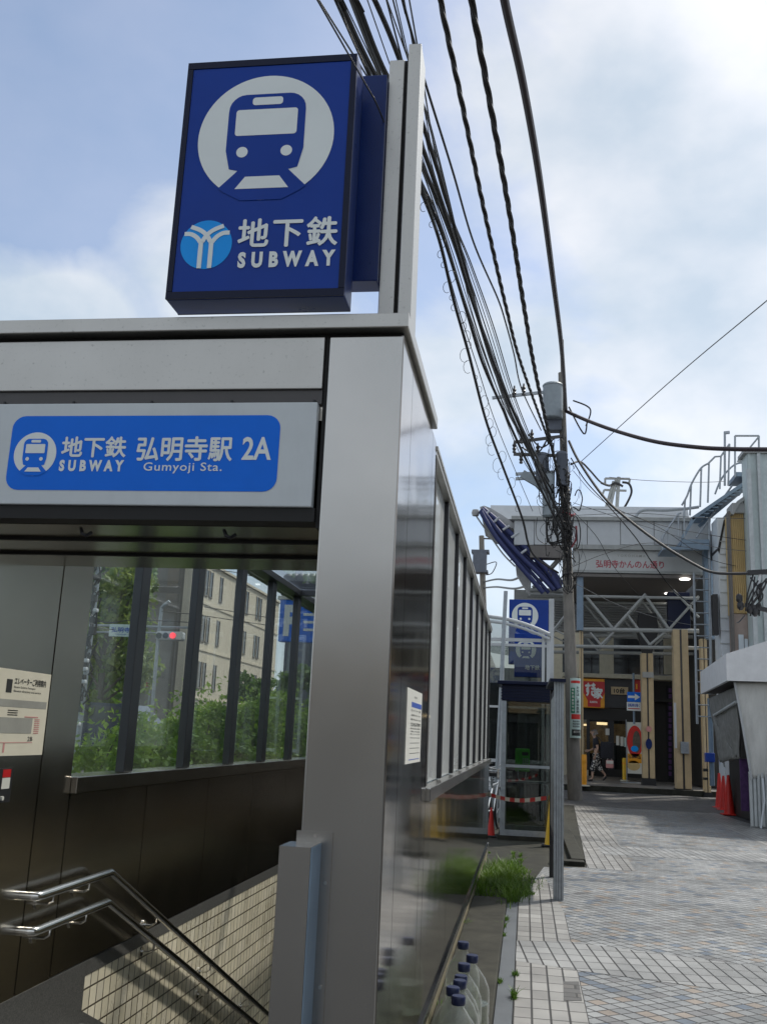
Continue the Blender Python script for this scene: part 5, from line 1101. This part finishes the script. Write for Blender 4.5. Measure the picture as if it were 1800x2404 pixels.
# service bracket cluster on the right
vb = thing('cable_bracket','dark cable junction bracket at the right edge below the sagging cable','cable bracket',(5.5,22,4.5)); YV = 22
random.seed(9); mb = MB(); mb.bar(at(1755,1345,Y=YV),at(1830,1341,Y=YV),.12,.10); mb.bar(at(1748,1420,Y=YV),at(1830,1440,Y=YV),.09,.09)
for k in range(10):
    mb.tube(smooth_pts([at(1755+random.uniform(0,60),1350+random.uniform(0,20),Y=YV),at(1770+random.uniform(-20,40),1390+random.uniform(-15,15),Y=YV-.1),at(1755+random.uniform(-5,50),1435+random.uniform(-15,15),Y=YV)],5),.018,5)
for (x,y) in ((1735,1405),(1738,1422),(1760,1430),(1772,1437)): mb.lathe([(.03,-.1),(.07,-.05),(.07,.05),(.03,.1)],at(x,y,Y=YV),8)
mb.tube(smooth_pts([at(1748,1445,Y=YV),at(1735,1460,Y=YV),at(1728,1461,Y=YV)],5),.015,5)
mb.build('bracket', M['black'], vb, True)
mb = MB(); mb.bar(at(1784,1345,Y=YV),at(1776,1400,Y=YV),.06); mb.bar(at(1790,1380,Y=YV),at(1770,1400,Y=YV),.05); mb.build('white_arm', M['white_panel'], vb)
# awning shop
aw = thing('awning_shop','low grey shop front with a box awning on the right side of the path','building',(5,19.5,0))
mb = MB(); mb.poly([at(1705,1537,Y=19.5),at(1705,1598,Y=19.5),(3.745,19.5,2.686),(4.7,19.5,2.66),(4.7,19.5,3.46),(4.5,19.5,3.43)] if 0 else [(3.75,19.5,2.69),(6.2,19.5,2.66),(6.2,19.5,3.75),(3.76,19.5,3.19)],(.04,0,0)) if 0 else None
mb.poly([(3.75,19.5,2.685),(6.2,19.5,2.70),(6.2,19.5,4.05),(3.75,19.5,3.19)],(0,.06,0))
mb.poly([(3.754,19.562,2.685),(3.754,19.562,3.19),(4.02,24.0,3.16),(4.02,24.0,2.65)],(.06,0,0))
mb.poly([(3.81,19.56,3.10),(6.2,19.56,3.9),(6.2,24,3.9),(4.08,24,3.08)],(0,0,-.04)); mb.build('awning', M['awning'], aw)
mb = MB(); mb.box(4.75,7,19.7,24.2,0,2.9); mb.build('wall', M['corr'], aw)
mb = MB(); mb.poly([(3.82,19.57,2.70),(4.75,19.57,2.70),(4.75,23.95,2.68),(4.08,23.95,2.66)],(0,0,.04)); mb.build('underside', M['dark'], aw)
mb = MB(); mb.bbox(4.06,4.10,19.9,19.94,0,2.7,.004) if 0 else mb.box(4.6,4.75,20.0,24.0,0,2.6); mb.build('shutter', M['dark'], aw)
# tarpaulins
def sheetmesh(P, nx, ny, wave, m, name, lab, seed, th=.012):
    random.seed(seed); P = [Vector(p) for p in P]; vs = []; ph = [random.uniform(0,6.28) for _ in range(6)]
    nrm = (P[1]-P[0]).cross(P[3]-P[0]).normalized()
    for j in range(ny+1):
        for i in range(nx+1):
            u, v = i/nx, j/ny; p = P[0].lerp(P[1],u).lerp(P[3].lerp(P[2],u),v)
            d = wave*(math.sin(u*17+ph[0]+v*1.5)*.5+math.sin(u*37+ph[1])*.25+math.sin(v*9+u*6+ph[2])*.35)*(.25+v)
            vs.append(p+nrm*d)
    mb = MB(); mb.add(vs,[(j*(nx+1)+i,j*(nx+1)+i+1,(j+1)*(nx+1)+i+1,(j+1)*(nx+1)+i) for j in range(ny) for i in range(nx)])
    o = mb.build(name, m, None, True); sm = o.modifiers.new('thickness','SOLIDIFY'); sm.thickness = th; return tag(o, lab, 'tarpaulin')
YT2 = 19.75
sheetmesh([at(1724,1602,Y=YT2),at(1850,1602,Y=YT2),at(1850,1826,Y=YT2+.35),at(1762,1826,Y=YT2+.35)],40,24,.02,M['tarp'],'tarpaulin','large pale grey tarpaulin hanging from the near side of the awning',4)
sheetmesh([at(1665,1640,Y=23.4),at(1728,1612,Y=20.2),at(1744,1780,Y=20.6),at(1692,1790,Y=22.5)],24,24,.05,M['tarp_dark'],'net_curtain','dark grey net curtain sagging under the awning behind the tarpaulin',6)
sheetmesh([at(1668,1660,Y=23.2),at(1680,1700,Y=22.9),at(1730,1775,Y=21.0),at(1696,1792,Y=22.2)],16,12,.015,M['tarp_dark'],'tarpaulin','narrow grey tarpaulin flap tied back below the dark net',8)
one('tarp_pole','thin pale pole along the edge of the large tarpaulin','pole',M['white_panel'],lambda m:m.tube([at(1724,1602,Y=YT2-.04),at(1742,1700,Y=YT2+.1),at(1764,1830,Y=YT2+.3)],.022,8),smooth=True)
one('awning_bar','grey awning arm crossing under the awning','bar',M['corr'],lambda m:(m.tube([at(1676,1680,Y=22.8),at(1728,1648,Y=20.0)],.03,8),m.tube([at(1667,1640,Y=23.4),at(1676,1688,Y=23.2),at(1700,1800,Y=22.4)],.02,8)),smooth=True)
cs = thing('corrugated_panel','grey corrugated sheet panel standing under the tarpaulin at the right edge','panel',(4.4,20.1,0))
mb = MB(); a = at(1762,1940,Y=20.1)[0]
for k in range(26): mb.bbox(a+k*.072,a+k*.072+.052,20.1-.02,20.16,.02,1.02,.012)
mb.box(a,a+1.9,20.13,20.15,.0,1.02); mb.build('sheet', M['corr'], cs)
mb = MB(); mb.tube([at(1790,1828,Y=20.0),at(1794,1880,Y=20.0),at(1786,1945,Y=20.0)],.02,7); mb.build('pipe', M['corr_white'], cs, True)
one('purple_banner','purple patterned cloth banner hanging behind the corrugated panel','banner',M['purple'],lambda m:m.box(*[at(1738,1850,Y=20.9)[0],at(1762,1850,Y=20.9)[0]],20.9,20.93,.25,1.25))
one('door_frame','narrow pale metal door frame behind the red cones','door frame',M['corr_white'],lambda m:(pbox(m,1735,1790,1739,1905,24.2,.05),pbox(m,1720,1795,1726,1880,24.3,.04)),)
one('cable_guard','red and white striped guard post behind the red cones','post',[M['paper'],M['cone_red']],lambda m:[pbox(m,1722,1822+k*3.4,1731,1825+k*3.4,24.1,.08,k % 2) for k in range(16)])
for k, (px, py, h, lab) in enumerate(((1690,1898,.84,'red traffic cone at the back beside the tan arcade column'),(1700,1903,.80,'red traffic cone in the middle of the three'),(1712,1914,.86,'red traffic cone in front, nearest the tarpaulin'))):
    q = at(px,py,Z=.0); cone('traffic_cone',lab,q[0],q[1],h,M['cone_red'],'red cones by the arcade')
wp = thing('hydrant_pipe','blue grey stand pipe with a bright blue valve box strapped to the tan column','pipe',(4.6,29.8,.2)); YW = 29.9
mb = MB(); a,c,e,f = rect(1664,1640,1673,1845,YW); mb.tube([((a+c)/2,YW,e),((a+c)/2,YW,f)],.07,10); mb.build('pipe', M['galv_blue'], wp, True)
mb = MB(); pbox(mb,1657,1768,1678,1790,YW-.15,.3,0,.02); mb.build('valve_box', M['blue_box'], wp)
mb = MB(); pbox(mb,1652,1805,1662,1812,YW-.1,.2); pbox(mb,1652,1826,1662,1832,YW-.1,.2); mb.build('clamp', M['black'], wp)
# ladder and stair over the arcade
ld = thing('access_ladder','tall pale blue steel access ladder against the arcade gate','ladder',(5.3,30,2)); YL = 29.8
def lx(px, py): return at(px, py, Y=YL)
mb = MB(); mb.tube([lx(1628,1345),lx(1636,1700)],.035,8); mb.tube([lx(1664,1222),lx(1668,1600)],.04,8); mb.build('rail', M['galv'], ld, True)
mb = MB()
for k in range(13):
    y = 1358+k*27; t = (y-1345)/355; mb.tube([lx(1628+8*t,y),lx(1664+5*t,y+1)],.02,6)
mb.build('rung', M['galv'], ld, True)
st = thing('roof_stair','galvanised roof stair with curved handrails climbing over the arcade','stair',(5.4,29.5,7))
YQ = 29.6
mb = MB(); 
for d in (0,.9):
    q = [(1553,1268),(1560,1252),(1592,1206),(1598,1204)]
    mb.tube([at(x,y,Y=YQ+d) for x,y in q],.03,7)
    for (x,y0,y1) in ((1555,1266,1292),(1568,1240,1288),(1592,1206,1265),(1606,1195,1262)): mb.tube([at(x,y0,Y=YQ+d),at(x,y1,Y=YQ+d)],.025,6)
    mb.tube(smooth_pts([at(x,y,Y=YQ+d) for x,y in ((1600,1186),(1612,1165),(1622,1138),(1636,1112),(1648,1096),(1662,1088))],5),.03,7)
    mb.tube([at(x,y,Y=YQ+d) for x,y in ((1662,1088),(1678,1072),(1692,1071),(1712,1042))],.03,7)
    for (x,y0,y1) in ((1608,1172,1215),(1622,1138,1210),(1646,1098,1190),(1664,1088,1180),(1692,1071,1148),(1712,1042,1140)): mb.tube([at(x,y0,Y=YQ+d),at(x-3,y1,Y=YQ+d)],.028,6)
mb.tube(smooth_pts([at(x,y,Y=YQ+.4) for x,y in ((1678,1160),(1690,1130),(1708,1105),(1735,1087),(1790,1090))],5),.028,7)
mb.tube(smooth_pts([at(x,y,Y=YQ+.2) for x,y in ((1634,1262),(1660,1225),(1690,1180),(1718,1140))],5),.03,7)
mb.build('handrail', M['galv'], st, True)
mb = MB(); mb.bar(at(1624,1218,Y=YQ),at(1765,1122,Y=YQ),.04,.10); mb.bar(at(1640,1236,Y=YQ+.9),at(1770,1128,Y=YQ+.9),.04,.10); mb.bar(at(1600,1265,Y=YQ),at(1630,1215,Y=YQ),.04,.09); mb.build('stringer', M['galv_blue'], st)
for k in range(13):
    x = 1630+k*10.5; y = 1212-k*7.3; p = at(x,y,Y=YQ); mb = MB(); mb.box(p[0]-.02,p[0]+.30,YQ+.03,YQ+.87,p[2]-.02,p[2]+.02); mb.build('tread', M['galv_blue'], st)
for q_ in ((1600,1266,1664,1275,1.2),(1600,1276,1664,1290,.08),(1556,1284,1600,1290,1.2),(1728,1108,1776,1118,1.2)):
    mb = MB(); pbox(mb,*q_[:4],YQ,q_[4]); mb.build('platform', M['galv_blue'], st)
for d in (0,1.1):
    mb = MB()
    for (x0,y0,x1,y1) in ((1725,1023,1725,1120),(1781,1023,1781,1120),(1725,1023,1781,1023),(1744,1070,1744,1120),(1762,1050,1762,1110),(1744,1070,1781,1025),(1744,1072,1795,1072),(1730,1083,1790,1083)): mb.tube([at(x0,y0,Y=YQ+d),at(x1,y1,Y=YQ+d)],.03,6)
    mb.build('guard_frame', M['galv'], st, True)
mb = MB()
mb.tube([at(1701,1140,Y=YQ),at(1701,1013,Y=YQ)],.035,7); mb.bar(at(1700,1016,Y=YQ),at(1712,1015,Y=YQ),.08,.08); mb.build('lamp_post', M['galv'], st, True)
# bracket tower on the arcade roof behind
bt2 = thing('roof_bracket','pale steel cable bracket standing on the arcade roof behind the sign','cable bracket',(2.8,36,9)); YK = 36
mb = MB()
for (x0,y0,x1,y1,r) in ((1452,1120,1446,1215,.07),(1440,1130,1420,1200,.06),(1446,1125,1430,1200,.06),(1420,1123,1478,1124,.045),(1418,1150,1470,1152,.045),(1420,1123,1420,1138,.04),(1478,1124,1476,1136,.04),(1418,1150,1412,1165,.04)): mb.tube([at(x0,y0,Y=YK),at(x1,y1,Y=YK)],r,7)
mb.build('frame', M['truss'], bt2, True)
mb = MB(); mb.tube(smooth_pts([at(x,y,Y=YK-.1) for x,y in ((1460,1132),(1476,1136),(1482,1155),(1472,1180),(1458,1202))],5),.045,6); mb.tube(smooth_pts([at(x,y,Y=YK-.1) for x,y in ((1410,1133),(1430,1140),(1445,1134),(1462,1142))],5),.045,6); mb.build('cable', M['cable'], bt2, True)
one('roof_rail','grey handrail pipe along the arcade roof right of the sign','handrail',M['galv'],lambda m:m.tube(smooth_pts([at(x,y,Y=31.3) for x,y in ((1490,1218),(1500,1202),(1520,1197),(1560,1198),(1610,1194),(1640,1190))],5),.05,7),smooth=True)
cb = thing('cream_building','cream building flank behind the blue arch, left of the pole','building',(0,40,0))
mb = MB(); a,c,e,f = rect(1212,1330,1262,1410,40); mb.box(a,c+2.0,40,46,0,at(1230,1392,Y=40)[2]); mb.build('wall', M['cream'], cb)
mb = MB(); pbox(mb,1218,1388,1330,1392,39.9,.1); pbox(mb,1230,1420,1320,1450,39.9,.1); mb.build('window', M['window_dark'], cb)
lb = thing('low_shop_row','low grey shop row far behind the bicycles','building',(-5,44,0))
mb = MB(); mb.box(-5.2,-1.62,44,52,0,5.2); mb.build('wall', M['louver'], lb)
mb = MB(); mb.box(-5.1,-1.9,43.8,43.98,.2,3.2); mb.build('shop_window', M['window_dark'], lb)
mb = MB(); mb.box(-5.1,-1.9,43.5,43.95,3.3,4.1); mb.build('fascia', M['paper'], lb)
# ================================================================== PERSON
def skinned(name, nodes, edges, m, parent, sub=2):
    me = bpy.data.meshes.new(name); me.from_pydata([n[0] for n in nodes], edges, []); me.materials.append(m)
    o = bpy.data.objects.new(name, me); COL.objects.link(o)
    o.modifiers.new('skin','SKIN'); o.modifiers.new('smooth','SUBSURF').levels = sub; o.modifiers['smooth'].render_levels = sub
    me.skin_vertices or None
    sv = me.skin_vertices[0].data if len(me.skin_vertices) else None
    if sv is None:
        bpy.context.view_layer.objects.active = o; bpy.ops.object.modifier_remove(modifier='skin')
    for i, n in enumerate(nodes): r = n[1]; sv[i].radius = (r, r) if not isinstance(r, tuple) else r
    sv[0].use_root = True
    o.modifiers['skin'].use_smooth_shade = True
    if parent: o.parent = parent
    return o
per = thing('person','person in a black top and patterned cropped trousers walking left past the shops','person',(2.36,34.3,.2))
body_n = [((.0,0,.92),(.13,.11)),((-.02,0,1.10),(.13,.10)),((-.05,0,1.30),(.15,.10)),((-.075,0,1.41),(.07,.06)),((-.10,0,1.47),(.05,.05)),((-.125,0,1.54),(.075,.07)),((-.135,0,1.62),(.085,.08)),((-.13,0,1.68),(.06,.06)),
 ((-.02,-.09,.86),(.085,.085)),((-.15,-.09,.49),(.055,.055)),((-.17,-.09,.10),(.035,.035)),((-.29,-.09,.035),(.032,.022)),
 ((.0,.09,.86),(.085,.085)),((.05,.09,.48),(.055,.055)),((.27,.09,.22),(.035,.035)),((.20,.09,.05),(.03,.022)),
 ((-.055,-.17,1.34),(.055,.055)),((.0,-.21,1.09),(.04,.04)),((-.08,-.21,.86),(.026,.026)),((-.10,-.21,.80),(.03,.018)),
 ((-.055,.17,1.34),(.055,.055)),((-.06,.22,1.10),(.04,.04)),((-.22,.18,1.0),(.026,.026)),((-.28,.17,.99),(.03,.018))]
body_e = [(0,1),(1,2),(2,3),(3,4),(4,5),(5,6),(6,7),(0,8),(8,9),(9,10),(10,11),(0,12),(12,13),(13,14),(14,15),(2,16),(16,17),(17,18),(18,19),(2,20),(20,21),(21,22),(22,23)]
for hi, base, dn in ((19,Vector((-.10,-.21,.80)),Vector((-.02,0,-1))),(23,Vector((-.28,.17,.99)),Vector((-1,0,-.15)))):
    side = Vector((1,0,0)) if hi == 19 else Vector((0,0,1))
    for k in range(4):
        o0 = base+side*(k-1.5)*.019+dn*.025; L1 = (.04,.045,.042,.034)[k]; i0 = len(body_n)
        body_n += [(tuple(o0),(.009,.009)),(tuple(o0+dn*L1+Vector((-.006,.006,0))),(.008,.008)),(tuple(o0+dn*L1*1.7+Vector((-.012,.02,0))),(.007,.007))]
        body_e += [(hi,i0),(i0,i0+1),(i0+1,i0+2)]
    i0 = len(body_n); body_n += [(tuple(base+side*-.035+dn*.01),(.010,.010)),(tuple(base+side*-.05+dn*.045),(.008,.008))]; body_e += [(hi,i0),(i0,i0+1)]
skinned('body', body_n, body_e, M['skin'], per)
skinned('top', [((.0,0,.90),(.155,.14)),((-.02,0,1.10),(.15,.125)),((-.05,0,1.31),(.17,.125)),((-.07,0,1.41),(.085,.08)),((-.055,-.18,1.35),(.075,.07)),((-.02,-.215,1.18),(.065,.06)),((-.055,.18,1.35),(.075,.07)),((-.058,.22,1.18),(.065,.06))],[(0,1),(1,2),(2,3),(2,4),(4,5),(2,6),(6,7)], M['cloth_black'], per)
skinned('trousers', [((0,0,.93),(.145,.13)),((-.02,-.09,.84),(.11,.105)),((-.15,-.09,.50),(.09,.085)),((-.165,-.09,.30),(.085,.08)),((0,.09,.84),(.11,.105)),((.05,.09,.49),(.09,.085)),((.16,.09,.35),(.085,.08))],[(0,1),(1,2),(2,3),(0,4),(4,5),(5,6)], M['pattern'], per)
for n_, m_, ns, es in (('shoe','black',[((-.15,-.09,.06),(.05,.05)),((-.25,-.09,.04),(.048,.04)),((-.33,-.09,.03),(.035,.028))],[(0,1),(1,2)]),('shoe','black',[((.29,.09,.19),(.05,.05)),((.24,.09,.11),(.048,.04)),((.18,.09,.045),(.035,.028))],[(0,1),(1,2)])):
    skinned(n_, ns, es, M[m_], per)
skinned('hair', [((-.09,0,1.60),(.085,.095)),((-.11,0,1.68),(.09,.095)),((-.06,0,1.53),(.06,.08))],[(0,1),(0,2)], M['hair'], per)
pl0 = Vector((0,0,0)); pw = Vector(per.location)
mb = MB(); 
for y in (-.03,.03): mb.lathe([(.002,-.008),(.011,0),(.002,.008)], pw+Vector((-.213,y,1.63)), 8)
mb.build('eye', M['ink'], per)
mb = MB(); mb.poly([pw+Vector(q) for q in ((-.21,-.012,1.60),(-.245,0,1.585),(-.21,.012,1.60),(-.213,0,1.635))],None) if 0 else mb.lathe([(.004,-.03),(.017,-.02),(.012,0),(.004,.025)], pw+Vector((-.222,0,1.605)), 8); mb.build('nose', M['skin'], per, True)
mb = MB(); mb.box(pw.x-.213,pw.x-.20,pw.y-.025,pw.y+.025,pw.z+1.555,pw.z+1.562); mb.build('mouth', M['pinkprint'], per)
mb = MB()
for y in (-.088,.088): mb.lathe([(.003,-.03),(.018,-.01),(.02,.015),(.006,.03)], pw+Vector((-.12,y,1.60)), 8)
mb.build('ear', M['skin'], per, True)
hb = thing('shoulder_bag','large black shoulder bag carried behind the walking person','bag',(2.62,34.2,1.0))
mb = MB(); mb.bbox(2.44,2.86,34.05,34.25,.95,1.50,.06); mb.build('bag_body', M['cloth_black'], hb, True)
mb = MB(); mb.tube(smooth_pts([(2.5,34.12,1.48),(2.40,34.14,1.62),(2.30,34.15,1.62),(2.34,34.1,1.35),(2.48,34.06,1.1)],5),.016,6); mb.build('strap', M['black'], hb, True)
hb2 = thing('shopping_bag','small pink and white shopping bag hanging below the black bag','bag',(2.72,34.1,.7))
mb = MB(); mb.bbox(2.62,2.86,34.0,34.14,.66,.92,.03); mb.build('bag_body', M['pinkprint'], hb2, True)
mb = MB(); mb.bbox(2.63,2.85,33.985,33.999,.80,.90,.005); mb.build('white_band', M['paper'], hb2)
mb = MB(); mb.tube(smooth_pts([(2.66,34.07,.9),(2.70,34.08,.99),(2.78,34.08,.99),(2.82,34.07,.9)],4),.008,6); mb.build('handle', M['paper'], hb2, True)
# ================================================================== LEFT BACKGROUND, seen through the stair windows
bb_ = thing('beige_building','beige four storey building with pairs of narrow windows and a shaded end wall','building',(-16,45,0))
BX, BY, BH = -16.0, 45.0, 9.45
mb = MB(); mb.box(BX-.3,BX,BY,BY+17,0,BH); mb.box(BX-11,BX-.31,BY+.3,BY+17,0,BH-.1); mb.build('wall', M['bldg_beige'], bb_)
mb = MB(); mb.box(BX-8.5,BX-.35,BY-.05,BY+.29,0,BH-.15); mb.build('end_wall', M['bldg_grey'], bb_)  # darker than the beige front: the wall's shade is put into its colour
mb = MB(); mb.box(BX-.35,BX+.02,BY-.10,BY-.001,0,BH+.02); mb.build('corner_strip', M['bldg_beige'], bb_)
mb = MB(); mb.box(BX-11,BX+.12,BY-.12,BY+17.1,BH+.02,BH+.14); mb.build('parapet', M['bldg_beige'], bb_)
mb = MB()
for z in (2.7,5.1,7.4): mb.box(BX+.001,BX+.05,BY+.02,BY+17,z,z+.09)
mb.build('string_course', M['bldg_beige'], bb_)
for zz in (.6,3.3,5.6,7.9):
    for y in (2.0,2.7,4.4,7.2,7.9,9.4,11.6,12.3,14.6):
        mb = MB(); mb.box(BX-.2,BX+.004,BY+y,BY+y+.42,zz,zz+1.25); wn_ = mb.build('window', M['window_dark'], bb_)
        mb = MB(); mb.box(BX+.005,BX+.03,BY+y-.05,BY+y,zz-.02,zz+1.27); mb.box(BX+.005,BX+.03,BY+y+.42,BY+y+.47,zz-.02,zz+1.27); mb.box(BX+.005,BX+.05,BY+y-.05,BY+y+.47,zz-.08,zz-.021); mb.build('frame', M['bldg_grey'], wn_)
tree('street_tree','tall dense green tree at the left behind the first stair window',-13.4,27.5,9.5,2.9,M['leaf_tree'],7000,.17,11,'street trees on the left')
tree('street_tree','yellow green tree lower in front of the tall one',-10.9,24.5,5.6,1.7,M['leaf_tree2'],3600,.13,12,'street trees on the left')
tree('street_tree','dark green tree behind the tall one at the left edge',-17.5,33,9,3.2,M['leaf_tree'],3500,.2,13,'street trees on the left')
tree('street_tree','low leafy tree below the parking sign near the end of the stair windows',-6.6,24,2.9,.85,M['leaf_tree'],2000,.09,14,'street trees on the left',base=.45)
tree('street_tree','small slender tree at the far end of the stair windows',-4.9,21,2.7,.6,M['leaf_tree'],1400,.08,15,'street trees on the left',base=.45)
tl_ = thing('traffic_light','horizontal traffic light showing red on a pale steel arm','traffic light',(-8.3,22,0)); YT3 = 22
def pb3(mb, x0,y0,x1,y1,Y,d,b=.02): return pbox(mb,x0,y0,x1,y1,Y,d,0,b)
mb = MB(); mb.tube(smooth_pts([at(362,1640,Y=YT3)[:2]+(0,),at(366,1560,Y=YT3),at(378,1440,Y=YT3),at(382,1425,Y=YT3),at(398,1412,Y=YT3)],6),.045,8); mb.tube([at(215,1468,Y=YT3),at(450,1474,Y=YT3)],.03,6); mb.tube([at(215,1484,Y=YT3),at(368,1486,Y=YT3)],.022,6); mb.build('arm', M['galv'], tl_, True)
mb = MB(); pb3(mb,364,1482,428,1503,YT3-.1,.25,.05); mb.build('housing', M['white_panel'], tl_)
for k,(px,mm) in enumerate(((372,'signal_off'),(388,'signal_off'),(404.5,'signal_red'))):
    q = at(px,1492,Y=YT3-.13); mb = MB(); mb.poly(disc((q[0],YT3-.12,q[2]),.070,UX,UZ,20),(0,.03,0)); mb.build('lens', M[mm], tl_)
mb = MB(); pb3(mb,415,1484,427,1502,YT3-.14,.02,.003); mb.build('plate', M['paper'], tl_)
rn = thing('street_name_sign','white street name plate hanging from the traffic light arm','road sign',(-9.3,22,3.5))
mb = MB(); pb3(mb,256,1466,311,1495,YT3-.12,.05,.01); mb.build('plate', M['palegreen'], rn)
mb = MB(); ptext(mb,'弘明寺',261,1473,305,1485,YT3-.12,.03); ptext(mb,'Gumyoji',270,1488,296,1491,YT3-.12,.02); mb.build('lettering', M['blueprint'], rn)
up3 = thing('utility_pole','cluttered steel pole with boxes and cables behind the first stair window','utility pole',(-9.5,20,0)); YU = 20
mb = MB(); mb.tube([at(186,1700,Y=YU)[:2]+(0,),at(214,1480,Y=YU),at(236,1300,Y=YU),at(250,1180,Y=YU)],.06,8); mb.build('shaft', M['galv'], up3, True)
random.seed(31); mb = MB()
for k in range(44):
    y = 1310+k*8.6; x = 232-(y-1310)*.128+random.gauss(0,7); c = at(x,y,Y=YU-.1)
    if k % 3: mb.tube([(c[0],c[1],c[2]),(c[0]+random.gauss(0,.07),c[1],c[2]+random.uniform(.1,.3)),(c[0]+random.gauss(0,.1),c[1],c[2]+.4)],.02,5)
    else: mb.bbox(c[0]-.07,c[0]+.07,c[1]-.06,c[1]+.06,c[2],c[2]+random.uniform(.06,.2),.01)
mb.build('cable_clutter', M['cable'], up3)
mb = MB()
for (x,y) in ((222,1432),(200,1550),(197,1570),(194,1600),(180,1700)): pb3(mb,x-5,y-4,x+5,y+5,YU-.25,.12,.02)
mb.build('white_box', M['white_panel'], up3)
for k, pts in enumerate(([(215,1455),(258,1462),(320,1456),(460,1462)],[(215,1470),(270,1478),(360,1470)],[(380,1435),(430,1440),(480,1446),(640,1470)],[(480,1425),(560,1438),(640,1452)],[(500,1340),(560,1345),(640,1366)])):
    cable(['slack wire from the cluttered pole over the street plate','short wire behind the street plate','wire in front of the beige building','second wire in front of the beige building','upper wire in front of the beige building'][k],pts,21.2+k*.1,22+k,.010,'cable',grp='wires beyond the stair windows',name='overhead_wire')
pk = thing('parking_sign','large blue parking sign with white letter P beyond the stair windows','sign',(-7.2,30,0)); YP = 30
mb = MB(); pb3(mb,655,1408,760,1508,YP,.3,.03); mb.build('panel', M['blue_bright'], pk)
mb = MB(); pbox(mb,652,1400,762,1408,YP-.05,.4); mb.build('cap', M['paper'], pk)
mb = MB(); text(mb,'P',(at(664,1492,Y=YP)[0],YP-.01,at(680,1494,Y=YP)[2]),UX,UZ,at(700,1460,Y=YP)[0]-at(664,1460,Y=YP)[0],at(680,1420,Y=YP)[2]-at(680,1494,Y=YP)[2],.05)
for k in range(3): pbox(mb,712,1440+k*18,750,1446+k*18,YP-.012,.004)
mb.build('lettering', M['letter'], pk)
mb = MB(); a = at(680,1500,Y=YP); mb.tube([(a[0],YP+.15,0),(a[0],YP+.15,a[2])],.08,8); a = at(740,1500,Y=YP); mb.tube([(a[0],YP+.15,0),(a[0],YP+.15,a[2])],.08,8); mb.build('post', M['galv'], pk, True)
pr = thing('parking_structure','dark roof equipment above the blue parking sign','roof equipment',(-8,38,0))
mb = MB(); pbox(mb,660,1365,780,1398,38,4); mb.box(at(668,1500,Y=38)[0],-4,38.1,42,0,at(700,1398,Y=38)[2]-.01); mb.build('deck', M['trafo_dark'], pr)
mb = MB()
for k in range(6): q = at(670+k*14,1366,Y=37.9); mb.lathe([(.25,0),(.25,.3),(.15,.4)],(q[0],38.5,q[2]),10)
mb.build('fan', M['galv'], pr, True)
rsn = thing('red_street_sign','small red sign on a post left of the lamp pole beyond the windows','sign',(-11,30,0))
mb = MB(); pb3(mb,341,1590,362,1612,30,.05,.005); mb.build('plate', M['cone_red'], rsn)
mb = MB(); pbox(mb,345,1600,357,1603,29.99,.01); mb.build('bar', M['paper'], rsn)
mb = MB(); a = at(351,1600,Y=30); mb.tube([(a[0],30.08,0),(a[0],30.08,a[2]+.2)],.03,6); mb.build('post', M['galv'], rsn)
cr = thing('parked_car','dark blue car parked under the tree behind the first stair window','car',(-10.4,25.5,0))
q = at(256,1636,Y=23.5); qx = q[0]
prof = [(-1.9,.35),(1.9,.35),(1.95,.75),(1.6,.92),(1.0,1.0),(.45,1.45),(-1.0,1.47),(-1.7,1.0),(-1.95,.9)]
def carp(x, y0, y1, s=1): pass
mb = MB(); yc = 23.4
mb.poly([(qx+x*.36*1.0,yc+.0,z*1.0+.30) for x,z in prof],(0,1.6,0)) if 0 else mb.poly([(qx+x*.9,yc,z+.42) for x,z in prof],(0,1.7,0)); mb.build('body', M['car'], cr)
mb = MB(); mb.poly([(qx+x*.9,yc-.005,z+.42) for x,z in ((-1.4,1.02),(.85,1.02),(.4,1.38),(-.95,1.40))],(0,-.01,0)); mb.build('window', M['window_dark'], cr)
for x in (-1.15,1.2):
    mb = MB(); mb.tube([(qx+x*.9,yc-.02,.32),(qx+x*.9,yc+.25,.32)],.32,18); wh = mb.build('wheel', M['black'], cr, True)
    mb = MB(); mb.tube([(qx+x*.9,yc-.03,.32),(qx+x*.9,yc-.021,.32)],.19,12); mb.build('rim', M['galv'], wh, True)
mb = MB(); mb.bbox(qx+1.4,qx+1.74,yc-.02,yc+.2,1.12,1.28,.02); mb.build('headlight', M['paper'], cr)
# ================================================================== STREET BEYOND THE FRAME (shade and reflections)
nbld = thing('street_building','grey tiled building along the right side of the path, mirrored in the steel wall','building',(8,5,0))
mb = MB(); mb.box(5.3,12,-14,11.5,0,4.0); mb.build('wall', M['brick_far'], nbld)
for z in (1.0,):
    for y in range(-12,10,3):
        mb = MB(); mb.box(5.25,5.299,y,y+1.8,z,z+1.4); mb.build('window', M['window_dark'], nbld)
ob = thing('opposite_building','grey building across the street behind the camera, mirrored in the steel pillar','building',(-4,-22,0))
mb = MB(); mb.box(-25,14,-32,-20,0,5.6); mb.build('wall', M['louver'], ob)
for z in (.4,3.4):
    for x in range(-22,12,4):
        mb = MB(); mb.box(x,x+2.6,-20.0+.001,-19.95,z,z+1.9); mb.build('window', M['window_dark'], ob)
mb = MB(); mb.box(-25,14,-19.94,-19.6,2.75,3.3); mb.build('fascia', M['tan'], ob)
